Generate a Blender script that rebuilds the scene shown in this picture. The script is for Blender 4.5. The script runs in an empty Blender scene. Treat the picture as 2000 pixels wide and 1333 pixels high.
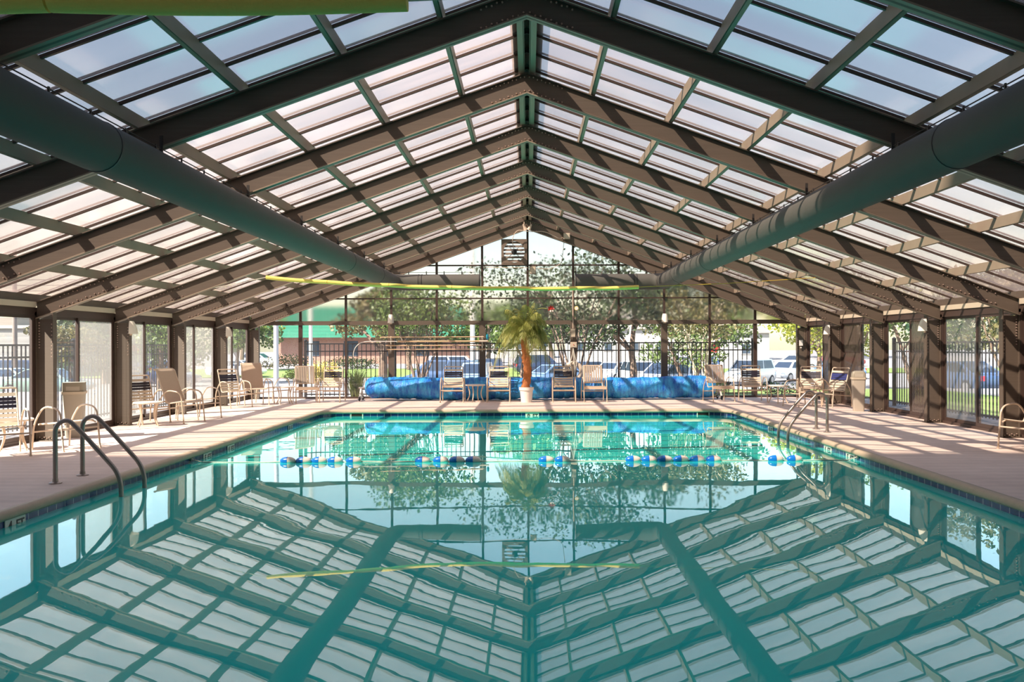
import bpy, bmesh, math, random
from mathutils import Vector, Matrix
random.seed(7)
PI = math.pi
SC = bpy.context.scene
COL = SC.collection

# ------------------------------------------------------------------ camera, world, sun, exposure
cam_data = bpy.data.cameras.new('camera')
cam_data.sensor_width = 36.0
cam_data.lens = 1650 / 2000 * 36.0
cam_data.shift_x = -31 / 2000
cam_data.shift_y = 7 / 2000
cam_data.clip_start = 0.05
cam_data.clip_end = 1000
cam = bpy.data.objects.new('camera', cam_data)
COL.objects.link(cam)
cam.location = (0, 0, 1.44)
cam.matrix_world = Matrix.Translation((0, 0, 1.44)) @ Matrix.Rotation(0.0035, 4, 'Y') @ Matrix.Rotation(PI / 2, 4, 'X')
SC.camera = cam

SUN_DIR = Vector((1.0, 0.70, -1.22)).normalized()
world = bpy.data.worlds.new('sky'); SC.world = world; world.use_nodes = True
wn = world.node_tree; wn.nodes.clear()
w_out = wn.nodes.new('ShaderNodeOutputWorld'); w_bg = wn.nodes.new('ShaderNodeBackground')
w_sky = wn.nodes.new('ShaderNodeTexSky'); w_sky.sky_type = 'NISHITA'; w_sky.sun_disc = False
w_sky.sun_elevation = math.asin(-SUN_DIR.z); w_sky.sun_rotation = math.radians(235)
w_sky.air_density = 1.3; w_sky.dust_density = 1.2; w_sky.ozone_density = 1.0
w_bg.inputs['Strength'].default_value = 0.13
wn.links.new(w_sky.outputs[0], w_bg.inputs['Color']); wn.links.new(w_bg.outputs[0], w_out.inputs['Surface'])

sun_data = bpy.data.lights.new('sun', 'SUN'); sun_data.energy = 6.5; sun_data.angle = math.radians(0.6)
sun_data.color = (1.0, 0.93, 0.83)
sun = bpy.data.objects.new('sun', sun_data); COL.objects.link(sun)
sun.rotation_euler = SUN_DIR.to_track_quat('-Z', 'Y').to_euler()

SC.view_settings.view_transform = 'Standard'
SC.view_settings.look = 'None'
SC.view_settings.gamma = 1
SC.view_settings.use_curve_mapping = False
SC.view_settings.exposure = 1.75
SC.cycles.max_bounces = 10
SC.cycles.diffuse_bounces = 5
SC.cycles.glossy_bounces = 4
SC.cycles.transparent_max_bounces = 24
SC.cycles.sample_clamp_indirect = 8
SC.cycles.caustics_reflective = False
SC.cycles.caustics_refractive = False

# ------------------------------------------------------------------ materials
def lin(c):
    return tuple((x / 12.92 if x <= 0.04045 else ((x + 0.055) / 1.055) ** 2.4) for x in c)
def srgb(r, g, b): return lin((r / 255, g / 255, b / 255)) + (1,)

class NT:
    def __init__(s, name):
        s.m = bpy.data.materials.new(name); s.m.use_nodes = True
        s.t = s.m.node_tree; s.t.nodes.clear()
        s.out = s.t.nodes.new('ShaderNodeOutputMaterial')
    def n(s, typ, **kw):
        nd = s.t.nodes.new(typ)
        for k, v in kw.items():
            if k.startswith('_'): setattr(nd, k[1:], v)
            else:
                key = int(k[1:]) if k[0] == 'i' and k[1:].isdigit() else k.replace('__', ' ')
                nd.inputs[key].default_value = v
        return nd
    def l(s, a, b): s.t.links.new(a, b)
    def coords(s, kind='Object', scale=(1, 1, 1), rot=(0, 0, 0)):
        tc = s.n('ShaderNodeTexCoord'); mp = s.n('ShaderNodeMapping')
        mp.inputs['Scale'].default_value = scale; mp.inputs['Rotation'].default_value = rot
        s.l(tc.outputs[kind], mp.inputs['Vector']); return mp.outputs[0]

def schlick(t, f0, normal=None, gain=1.0):
    """mirror share of a thin pane or water skin: the same from both sides"""
    g = t.n('ShaderNodeNewGeometry'); d = t.n('ShaderNodeVectorMath', _operation='DOT_PRODUCT')
    t.l(g.outputs['Incoming'], d.inputs[0]); t.l(normal if normal is not None else g.outputs['Normal'], d.inputs[1])
    a = t.n('ShaderNodeMath', _operation='ABSOLUTE'); t.l(d.outputs['Value'], a.inputs[0])
    b = t.n('ShaderNodeMath', _operation='SUBTRACT', _use_clamp=True); b.inputs[0].default_value = 1.0; t.l(a.outputs[0], b.inputs[1])
    p = t.n('ShaderNodeMath', _operation='POWER'); t.l(b.outputs[0], p.inputs[0]); p.inputs[1].default_value = 5.0 / gain
    m = t.n('ShaderNodeMath', _operation='MULTIPLY_ADD'); t.l(p.outputs[0], m.inputs[0]); m.inputs[1].default_value = 1 - f0; m.inputs[2].default_value = f0
    return m.outputs[0]

def mat(name, col, rough=0.6, metal=0.0, var=0.0, scale=8.0, bump=0.0, bscale=40.0, spec=0.5, vscale=(1, 1, 1), coat=0.0):
    """procedural surface: colour broken up by noise, optional fine bump"""
    t = NT(name); p = t.n('ShaderNodeBsdfPrincipled', Roughness=rough, Metallic=metal)
    p.inputs['Specular IOR Level'].default_value = spec
    p.inputs['Coat Weight'].default_value = coat
    vec = t.coords(scale=vscale)
    nz = t.n('ShaderNodeTexNoise', Scale=scale, Detail=5.0); t.l(vec, nz.inputs['Vector'])
    mx = t.n('ShaderNodeMix', _data_type='RGBA'); r, g, b, a = col
    v = var
    mx.inputs[6].default_value = (r * (1 - v), g * (1 - v), b * (1 - v), 1)
    mx.inputs[7].default_value = (min(1, r * (1 + v)), min(1, g * (1 + v)), min(1, b * (1 + v)), 1)
    t.l(nz.outputs['Fac'], mx.inputs[0]); t.l(mx.outputs[2], p.inputs['Base Color'])
    if bump > 0:
        nb = t.n('ShaderNodeTexNoise', Scale=bscale, Detail=4.0); t.l(vec, nb.inputs['Vector'])
        bp = t.n('ShaderNodeBump', Strength=bump, Distance=0.02)
        t.l(nb.outputs['Fac'], bp.inputs['Height']); t.l(bp.outputs[0], p.inputs['Normal'])
    t.l(p.outputs[0], t.out.inputs['Surface'])
    return t.m

def roof_sheet(name, axis_rot):
    """ribbed twin-wall polycarbonate: scatters light, lets part of it straight through"""
    t = NT(name)
    vec = t.coords(scale=(1, 1, 1))
    wv = t.n('ShaderNodeTexWave', _wave_type='BANDS', _bands_direction='Y', Scale=9.0, Distortion=0.0)
    t.l(vec, wv.inputs['Vector'])
    vs = t.coords(scale=(0.25, 1.6, 1.0))
    nz = t.n('ShaderNodeTexNoise', Scale=1.5, Detail=6.0, Roughness=0.6); t.l(vs, nz.inputs['Vector'])
    ramp = t.n('ShaderNodeValToRGB'); t.l(nz.outputs['Fac'], ramp.inputs[0])
    ramp.color_ramp.elements[0].position = 0.3; ramp.color_ramp.elements[0].color = (0.20, 0.155, 0.145, 1)
    ramp.color_ramp.elements[1].position = 0.75; ramp.color_ramp.elements[1].color = (0.34, 0.25, 0.215, 1)
    mul = t.n('ShaderNodeMix', _data_type='RGBA', _blend_type='MULTIPLY'); mul.inputs[0].default_value = 0.22
    t.l(ramp.outputs[0], mul.inputs[6]); t.l(wv.outputs['Color'], mul.inputs[7])
    tr = t.n('ShaderNodeBsdfTranslucent'); t.l(mul.outputs[2], tr.inputs['Color'])
    df = t.n('ShaderNodeBsdfDiffuse'); df.inputs['Color'].default_value = (0.55, 0.53, 0.52, 1)
    m1 = t.n('ShaderNodeMixShader'); m1.inputs[0].default_value = 0.08; t.l(tr.outputs[0], m1.inputs[1]); t.l(df.outputs[0], m1.inputs[2])
    tp = t.n('ShaderNodeBsdfTransparent'); tp.inputs['Color'].default_value = (0.86, 0.76, 0.71, 1)
    m2 = t.n('ShaderNodeMixShader'); m2.inputs[0].default_value = 0.45; t.l(m1.outputs[0], m2.inputs[1]); t.l(tp.outputs[0], m2.inputs[2])
    gl = t.n('ShaderNodeBsdfGlossy', Roughness=0.18); gl.inputs['Color'].default_value = (1, 1, 1, 1)
    m3 = t.n('ShaderNodeMixShader'); t.l(schlick(t, 0.06), m3.inputs[0]); t.l(m2.outputs[0], m3.inputs[1]); t.l(gl.outputs[0], m3.inputs[2])
    t.l(m3.outputs[0], t.out.inputs['Surface'])
    return t.m

def pane_mat(name, tint, haze, haze_col, ribs=None, rough=0.0, ior=1.45, blur=0.0):
    """flat pane: mostly see-through, some haze (scatter), mirror reflection at a slant; optional ribs"""
    t = NT(name)
    tp = t.n('ShaderNodeBsdfTransparent'); tp.inputs['Color'].default_value = tint
    if blur > 0:
        tp = t.n('ShaderNodeBsdfRefraction', IOR=1.035, Roughness=blur); tp.inputs['Color'].default_value = tint
    tl = t.n('ShaderNodeBsdfTranslucent'); tl.inputs['Color'].default_value = haze_col
    df = t.n('ShaderNodeBsdfDiffuse'); df.inputs['Color'].default_value = haze_col
    mh = t.n('ShaderNodeMixShader'); mh.inputs[0].default_value = 0.4; t.l(tl.outputs[0], mh.inputs[1]); t.l(df.outputs[0], mh.inputs[2])
    m = t.n('ShaderNodeMixShader'); m.inputs[0].default_value = haze
    if ribs:
        wv = t.n('ShaderNodeTexWave', _wave_type='BANDS', _bands_direction=ribs, Scale=8.0, Distortion=0.0)
        t.l(t.coords(), wv.inputs['Vector'])
        mp = t.n('ShaderNodeMapRange'); mp.inputs['To Min'].default_value = haze * 0.6; mp.inputs['To Max'].default_value = min(1, haze * 1.5)
        t.l(wv.outputs['Fac'], mp.inputs['Value']); t.l(mp.outputs[0], m.inputs[0])
    t.l(tp.outputs[0], m.inputs[1]); t.l(mh.outputs[0], m.inputs[2])
    gl = t.n('ShaderNodeBsdfGlossy', Roughness=rough)
    m3 = t.n('ShaderNodeMixShader'); t.l(schlick(t, ((ior - 1) / (ior + 1)) ** 2), m3.inputs[0]); t.l(m.outputs[0], m3.inputs[1]); t.l(gl.outputs[0], m3.inputs[2])
    t.l(m3.outputs[0], t.out.inputs['Surface'])
    return t.m

def clear_top(name):
    t = NT(name); tp = t.n('ShaderNodeBsdfTransparent'); tp.inputs['Color'].default_value = (0.95, 0.95, 0.95, 1)
    gl = t.n('ShaderNodeBsdfGlossy', Roughness=0.1); 
    m = t.n('ShaderNodeMixShader'); t.l(schlick(t, 0.02), m.inputs[0]); t.l(tp.outputs[0], m.inputs[1]); t.l(gl.outputs[0], m.inputs[2])
    t.l(m.outputs[0], t.out.inputs['Surface']); return t.m

def water_mat():
    t = NT('pool_water')
    vec = t.coords(scale=(1, 1, 1))
    n1 = t.n('ShaderNodeTexNoise', Scale=0.55, Detail=1.0, Roughness=0.4); t.l(vec, n1.inputs['Vector'])
    n2 = t.n('ShaderNodeTexNoise', Scale=3.0, Detail=2.0, Roughness=0.45); t.l(vec, n2.inputs['Vector'])
    b1 = t.n('ShaderNodeBump', Strength=1.0, Distance=0.006); t.l(n1.outputs['Fac'], b1.inputs['Height'])
    b2 = t.n('ShaderNodeBump', Strength=1.0, Distance=0.00022); t.l(n2.outputs['Fac'], b2.inputs['Height']); t.l(b1.outputs[0], b2.inputs['Normal'])
    body = t.n('ShaderNodeBsdfDiffuse'); body.inputs['Color'].default_value = (0.03, 0.74, 0.64, 1)
    gl = t.n('ShaderNodeBsdfGlossy', Roughness=0.0); gl.inputs['Color'].default_value = (0.92, 1.0, 0.97, 1)
    t.l(b2.outputs[0], gl.inputs['Normal'])
    m = t.n('ShaderNodeMixShader'); t.l(schlick(t, 0.11, b2.outputs[0], 1.3), m.inputs[0]); t.l(body.outputs[0], m.inputs[1]); t.l(gl.outputs[0], m.inputs[2])
    t.l(m.outputs[0], t.out.inputs['Surface']); return t.m

def tile_mat():
    t = NT('pool_tile')
    tc = t.n('ShaderNodeTexCoord')
    br = t.n('ShaderNodeTexBrick', _offset=0.0, _squash=1.0)
    br.inputs['Scale'].default_value = 1.0; br.inputs['Brick Width'].default_value = 0.1524; br.inputs['Row Height'].default_value = 0.1524
    br.inputs['Mortar Size'].default_value = 0.003; br.inputs['Mortar Smooth'].default_value = 0.1
    br.inputs['Color1'].default_value = (0.012, 0.03, 0.13, 1); br.inputs['Color2'].default_value = (0.016, 0.042, 0.17, 1)
    br.inputs['Mortar'].default_value = (0.55, 0.58, 0.6, 1)
    t.l(tc.outputs['UV'], br.inputs['Vector'])
    p = t.n('ShaderNodeBsdfPrincipled', Roughness=0.15); t.l(br.outputs['Color'], p.inputs['Base Color'])
    t.l(p.outputs[0], t.out.inputs['Surface']); return t.m

def deck_mat():
    t = NT('pool_deck')
    vec = t.coords()
    n1 = t.n('ShaderNodeTexNoise', Scale=1.3, Detail=8.0, Roughness=0.65); t.l(vec, n1.inputs['Vector'])
    n2 = t.n('ShaderNodeTexNoise', Scale=90.0, Detail=3.0); t.l(vec, n2.inputs['Vector'])
    r = t.n('ShaderNodeValToRGB'); t.l(n1.outputs['Fac'], r.inputs[0])
    r.color_ramp.elements[0].position = 0.3; r.color_ramp.elements[0].color = (0.60, 0.475, 0.40, 1)
    r.color_ramp.elements[1].position = 0.75; r.color_ramp.elements[1].color = (0.78, 0.635, 0.54, 1)
    # faint trowel lines across the walk and a saw-cut joint every 3 m
    wv = t.n('ShaderNodeTexWave', _wave_type='BANDS', _bands_direction='Y', Scale=1.4, Distortion=1.5); wv.inputs['Detail'].default_value = 1.0
    t.l(vec, wv.inputs['Vector'])
    mx = t.n('ShaderNodeMix', _data_type='RGBA', _blend_type='MULTIPLY'); mx.inputs[0].default_value = 0.07
    t.l(r.outputs[0], mx.inputs[6]); t.l(wv.outputs['Color'], mx.inputs[7])
    p = t.n('ShaderNodeBsdfPrincipled', Roughness=0.75); t.l(mx.outputs[2], p.inputs['Base Color'])
    bp = t.n('ShaderNodeBump', Strength=0.25, Distance=0.01); t.l(n2.outputs['Fac'], bp.inputs['Height']); t.l(bp.outputs[0], p.inputs['Normal'])
    t.l(p.outputs[0], t.out.inputs['Surface']); return t.m

def leaf_mat(name, c1, c2, tl=0.35):
    t = NT(name)
    nz = t.n('ShaderNodeTexNoise', Scale=2.5, Detail=3.0); t.l(t.coords(), nz.inputs['Vector'])
    r = t.n('ShaderNodeValToRGB'); t.l(nz.outputs['Fac'], r.inputs[0])
    r.color_ramp.elements[0].position = 0.35; r.color_ramp.elements[0].color = c1
    r.color_ramp.elements[1].position = 0.65; r.color_ramp.elements[1].color = c2
    d = t.n('ShaderNodeBsdfPrincipled', Roughness=0.5); t.l(r.outputs[0], d.inputs['Base Color'])
    x = t.n('ShaderNodeBsdfTranslucent'); t.l(r.outputs[0], x.inputs['Color'])
    m = t.n('ShaderNodeMixShader'); m.inputs[0].default_value = tl; t.l(d.outputs[0], m.inputs[1]); t.l(x.outputs[0], m.inputs[2])
    t.l(m.outputs[0], t.out.inputs['Surface']); return t.m

def cover_mat():
    t = NT('bubble_cover')
    vec = t.coords(scale=(1, 1, 1))
    vo = t.n('ShaderNodeTexVoronoi', Scale=45.0); t.l(vec, vo.inputs['Vector'])
    nz = t.n('ShaderNodeTexNoise', Scale=4.0, Detail=6.0, Roughness=0.7); t.l(t.coords(scale=(2.2, 0.6, 0.6)), nz.inputs['Vector'])
    r = t.n('ShaderNodeValToRGB'); t.l(nz.outputs['Fac'], r.inputs[0])
    r.color_ramp.elements[0].position = 0.35; r.color_ramp.elements[0].color = srgb(0, 84, 184)
    r.color_ramp.elements[1].position = 0.72; r.color_ramp.elements[1].color = srgb(70, 190, 242)  # light end paints sunlit highlights of the crinkles into the blue
    p = t.n('ShaderNodeBsdfPrincipled', Roughness=0.25); t.l(r.outputs[0], p.inputs['Base Color'])
    bp = t.n('ShaderNodeBump', Strength=0.5, Distance=0.01); t.l(vo.outputs['Distance'], bp.inputs['Height'])
    b2 = t.n('ShaderNodeBump', Strength=0.8, Distance=0.05); t.l(nz.outputs['Fac'], b2.inputs['Height']); t.l(bp.outputs[0], b2.inputs['Normal'])
    t.l(b2.outputs[0], p.inputs['Normal']); t.l(p.outputs[0], t.out.inputs['Surface']); return t.m

def siding_mat(name, col, period=0.2):
    t = NT(name)
    wv = t.n('ShaderNodeTexWave', _wave_type='BANDS', _bands_direction='Z', _wave_profile='SAW', Scale=0.314 / period, Distortion=0.0)
    t.l(t.coords(), wv.inputs['Vector'])
    mx = t.n('ShaderNodeMix', _data_type='RGBA', _blend_type='MULTIPLY'); mx.inputs[0].default_value = 0.25; mx.inputs[6].default_value = col
    t.l(wv.outputs['Color'], mx.inputs[7])
    p = t.n('ShaderNodeBsdfPrincipled', Roughness=0.7); t.l(mx.outputs[2], p.inputs['Base Color'])
    t.l(p.outputs[0], t.out.inputs['Surface']); return t.m

def brick_mat():
    t = NT('red_brick')
    br = t.n('ShaderNodeTexBrick'); br.inputs['Scale'].default_value = 4.0
    br.inputs['Color1'].default_value = srgb(140, 84, 66); br.inputs['Color2'].default_value = srgb(158, 106, 86); br.inputs['Mortar'].default_value = srgb(190, 175, 160)
    t.l(t.coords(rot=(PI / 2, 0, 0)), br.inputs['Vector'])
    p = t.n('ShaderNodeBsdfPrincipled', Roughness=0.85); t.l(br.outputs['Color'], p.inputs['Base Color'])
    t.l(p.outputs[0], t.out.inputs['Surface']); return t.m

M = {}
M['steel'] = mat('brown_steel', srgb(94, 82, 71), 0.5, 0.0, 0.2, 3.0, 0.15, 60, vscale=(0.5, 1, 14))  # stretched noise streaks put corrugation shading into the colour
M['steel_dark'] = mat('dark_bronze_aluminium', srgb(70, 56, 50), 0.4, 0.0, 0.08, 5)
M['purlin'] = mat('tan_grey_steel', srgb(150, 134, 116), 0.45, 0.0, 0.1, 6)
M['bolt'] = mat('zinc_bolt', srgb(190, 165, 150), 0.35, 0.6, 0.1, 30)
M['cream'] = mat('cream_trim', srgb(196, 182, 160), 0.6, 0, 0.06, 4)
M['roof_in'] = roof_sheet('twinwall_polycarbonate', 0)
M['roof_out'] = clear_top('polycarbonate_outer_skin')
M['glass'] = pane_mat('clear_glass', (0.97, 0.98, 0.98, 1), 0.02, (0.9, 0.9, 0.9, 1))
M['haze'] = pane_mat('hazy_panel', (0.80, 0.80, 0.79, 1), 0.17, (0.80, 0.78, 0.74, 1), 'Y', 0.05)
M['bronze'] = pane_mat('bronze_panel', (0.50, 0.43, 0.38, 1), 0.55, (0.30, 0.235, 0.20, 1), 'Y', 0.08, 1.6)
M['gable'] = pane_mat('gable_polycarbonate', (0.82, 0.80, 0.79, 1), 0.09, (0.62, 0.58, 0.55, 1), 'X', 0.1, blur=0.3)
M['duct'] = mat('dark_green_duct_fabric', srgb(82, 80, 74), 0.75, 0, 0.06, 3, 0.1, 12)
M['black'] = mat('black_rubber', srgb(28, 28, 30), 0.6, 0, 0.1, 10)
M['cable'] = mat('dark_cable', srgb(50, 46, 44), 0.5, 0, 0.1, 10)
M['deck'] = deck_mat()
M['coping'] = mat('coping_stone', srgb(182, 166, 142), 0.7, 0, 0.14, 9, 0.2, 50)
M['tile'] = tile_mat()
M['plaster'] = mat('pool_plaster', (0.1, 0.45, 0.42, 1), 0.8, 0, 0.05, 3)
M['water'] = water_mat()
M['white_tile'] = mat('white_tile', srgb(214, 214, 200), 0.2, 0, 0.04, 10)
M['ink'] = mat('black_lettering', srgb(22, 26, 30), 0.4, 0, 0.05, 10)
M['stainless'] = mat('weathered_stainless', srgb(158, 148, 140), 0.34, 0.7, 0.15, 14)
M['vinyl'] = mat('cream_vinyl_strap', srgb(214, 198, 176), 0.45, 0, 0.05, 9)
M['frame_w'] = mat('cream_chair_tube', srgb(212, 190, 166), 0.35, 0, 0.05, 9)
M['navy'] = mat('navy_vinyl_strap', srgb(34, 30, 44), 0.4, 0, 0.1, 12)
M['blue_strap'] = mat('blue_vinyl_strap', srgb(48, 56, 112), 0.4, 0, 0.1, 12)
M['taupe'] = mat('taupe_strap', srgb(172, 158, 142), 0.55, 0, 0.08, 12)
M['sling'] = mat('tan_sling_mesh', srgb(198, 172, 148), 0.7, 0, 0.08, 60, 0.2, 200)
M['table'] = mat('cream_table_top', srgb(226, 212, 196), 0.35, 0, 0.05, 7)
M['pot'] = mat('white_pot', srgb(232, 226, 218), 0.4, 0, 0.04, 5)
M['soil'] = mat('potting_soil', srgb(70, 50, 38), 0.9, 0, 0.3, 40, 0.5, 60)
M['trunk_palm'] = mat('palm_trunk_fibre', srgb(176, 108, 62), 0.85, 0, 0.5, 18, 0.9, 26, vscale=(1, 1, 0.5))
M['frond'] = leaf_mat('palm_leaf', srgb(98, 114, 46), srgb(186, 186, 108), 0.3)
M['red'] = mat('red_petal', srgb(200, 50, 44), 0.5, 0, 0.15, 20)
M['pale'] = mat('pale_petal', srgb(222, 200, 190), 0.5, 0, 0.08, 20)
M['bin'] = mat('beige_plastic_bin', srgb(176, 166, 150), 0.5, 0, 0.06, 5)
M['bin_lid'] = mat('beige_bin_lid', srgb(150, 142, 124), 0.45, 0, 0.06, 5)
M['cover'] = cover_mat()
M['blue_float'] = mat('blue_float_plastic', srgb(20, 112, 200), 0.2, 0, 0.05, 8, coat=0.3)
M['white_float'] = mat('white_float_plastic', srgb(238, 216, 204), 0.3, 0, 0.05, 8)
M['rope'] = mat('braided_rope', srgb(205, 200, 185), 0.7, 0, 0.3, 60)
M['rope_y'] = mat('yellow_rope', srgb(196, 160, 60), 0.6, 0, 0.2, 60)
M['noodle'] = mat('yellow_green_foam', srgb(246, 220, 112), 0.75, 0, 0.05, 12, 0.15, 120)
M['pole'] = mat('tan_pole', srgb(214, 176, 134), 0.4, 0, 0.08, 12)
M['pole_w'] = mat('white_pole', srgb(214, 208, 196), 0.4, 0.1, 0.08, 12)
M['net'] = mat('turquoise_plastic', srgb(20, 140, 165), 0.4, 0, 0.1, 12)
M['ring'] = mat('off_white_life_ring', srgb(226, 208, 186), 0.45, 0, 0.06, 8)
M['box_grey'] = mat('grey_metal_box', srgb(128, 118, 108), 0.5, 0.2, 0.06, 8)
M['box_beige'] = mat('beige_plastic_box', srgb(206, 184, 164), 0.5, 0, 0.05, 8)
M['sconce'] = mat('ivory_sconce', srgb(240, 232, 216), 0.5, 0, 0.03, 6)
M['fan'] = mat('taupe_fan_housing', srgb(120, 104, 92), 0.5, 0.1, 0.08, 8)
M['louver'] = mat('aluminium_louver', srgb(220, 214, 206), 0.35, 0.3, 0.05, 8)
M['fence'] = mat('black_fence_metal', srgb(34, 30, 32), 0.4, 0.2, 0.1, 10)
M['asphalt'] = mat('grey_asphalt', srgb(132, 126, 125), 0.9, 0, 0.12, 0.8, 0.2, 30)  # even grey base, varied only by noise
M['concrete'] = mat('pale_concrete', srgb(150, 143, 136), 0.85, 0, 0.08, 1.2)
M['lawn'] = mat('lawn', srgb(104, 122, 56), 0.9, 0, 0.35, 3, 0.6, 30)
M['line'] = mat('white_line_paint', srgb(232, 228, 220), 0.7, 0, 0.05, 3)
M['green_roof'] = siding_mat('green_metal_roof', srgb(44, 128, 100), 0.4)
M['brick'] = brick_mat()
M['siding'] = siding_mat('white_siding', srgb(172, 168, 162), 0.2)
M['grey_wall'] = siding_mat('grey_warehouse_wall', srgb(134, 131, 126), 0.5)
M['shingle'] = mat('grey_shingle', srgb(150, 142, 136), 0.9, 0, 0.2, 6)
M['window_dark'] = mat('dark_window_glass', srgb(60, 72, 84), 0.08, 0, 0.1, 2)
M['bark'] = mat('grey_brown_bark', srgb(118, 98, 84), 0.9, 0, 0.35, 10, 0.6, 25)
M['bark_pale'] = mat('pale_bark', srgb(206, 184, 160), 0.85, 0, 0.25, 8, 0.4, 20)
M['leaf_dark'] = leaf_mat('dark_leaf', srgb(30, 44, 20), srgb(72, 90, 42))
M['leaf_mid'] = leaf_mat('mid_leaf', srgb(54, 76, 28), srgb(112, 130, 58))
M['leaf_yel'] = leaf_mat('yellow_green_leaf', srgb(96, 118, 24), srgb(176, 172, 62))
M['leaf_olive'] = leaf_mat('olive_leaf', srgb(66, 70, 34), srgb(124, 112, 66))
M['bloom'] = leaf_mat('pale_yellow_bloom', srgb(176, 156, 70), srgb(206, 190, 112), 0.2)
M['blade'] = leaf_mat('grass_blade', srgb(96, 120, 52), srgb(190, 196, 120), 0.3)
M['pole_grey'] = mat('galvanised_pole', srgb(186, 184, 186), 0.5, 0.2, 0.05, 4)
M['pole_wood'] = mat('weathered_wood_pole', srgb(120, 108, 100), 0.9, 0, 0.2, 4)
M['tyre'] = mat('tyre_rubber', srgb(38, 38, 42), 0.7, 0, 0.1, 20)
M['hub'] = mat('alloy_hub', srgb(170, 170, 176), 0.3, 0.6, 0.1, 12)
M['car_glass'] = mat('car_window', srgb(40, 50, 66), 0.05, 0, 0.15, 1.5)
M['tail'] = mat('tail_light_red', srgb(205, 40, 44), 0.2, 0, 0.05, 10)
M['head'] = mat('head_light', srgb(225, 230, 235), 0.1, 0, 0.05, 10)
M['shadow_hole'] = mat('skimmer_throat_shade', srgb(14, 14, 12), 0.8, 0, 0.1, 8)  # near-black plate colour stands in for the shade inside the opening
CARCOL = {}
def car_paint(c):
    if c not in CARCOL: CARCOL[c] = mat('car_paint_%d_%d_%d' % c, srgb(*c), 0.22, 0.15, 0.03, 2, coat=0.6)
    return CARCOL[c]

# ------------------------------------------------------------------ mesh helpers
def frames_along(pts):
    P = [Vector(p) for p in pts]; n = len(P); T = []
    for i in range(n):
        a = P[max(0, i - 1)]; b = P[min(n - 1, i + 1)]
        d = (b - a); T.append(d.normalized() if d.length > 1e-9 else Vector((0, 0, 1)))
    up = Vector((0, 0, 1)) if abs(T[0].z) < 0.9 else Vector((1, 0, 0))
    N = [(up - T[0] * up.dot(T[0])).normalized()]
    for i in range(1, n):
        v = N[-1] - T[i] * N[-1].dot(T[i])
        N.append(v.normalized() if v.length > 1e-6 else N[-1])
    return P, T, N

def fillet(pts, r, n=5):
    """round the corners of a polyline"""
    P = [Vector(p) for p in pts]; out = [P[0]]
    for i in range(1, len(P) - 1):
        a, b, c = P[i - 1], P[i], P[i + 1]
        d1 = (a - b); d2 = (c - b); k = min(r, d1.length * 0.48, d2.length * 0.48)
        p1 = b + d1.normalized() * k; p2 = b + d2.normalized() * k
        for j in range(n + 1):
            t = j / n
            out.append((1 - t) ** 2 * p1 + 2 * t * (1 - t) * b + t * t * p2)
    out.append(P[-1]); return out

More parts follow.
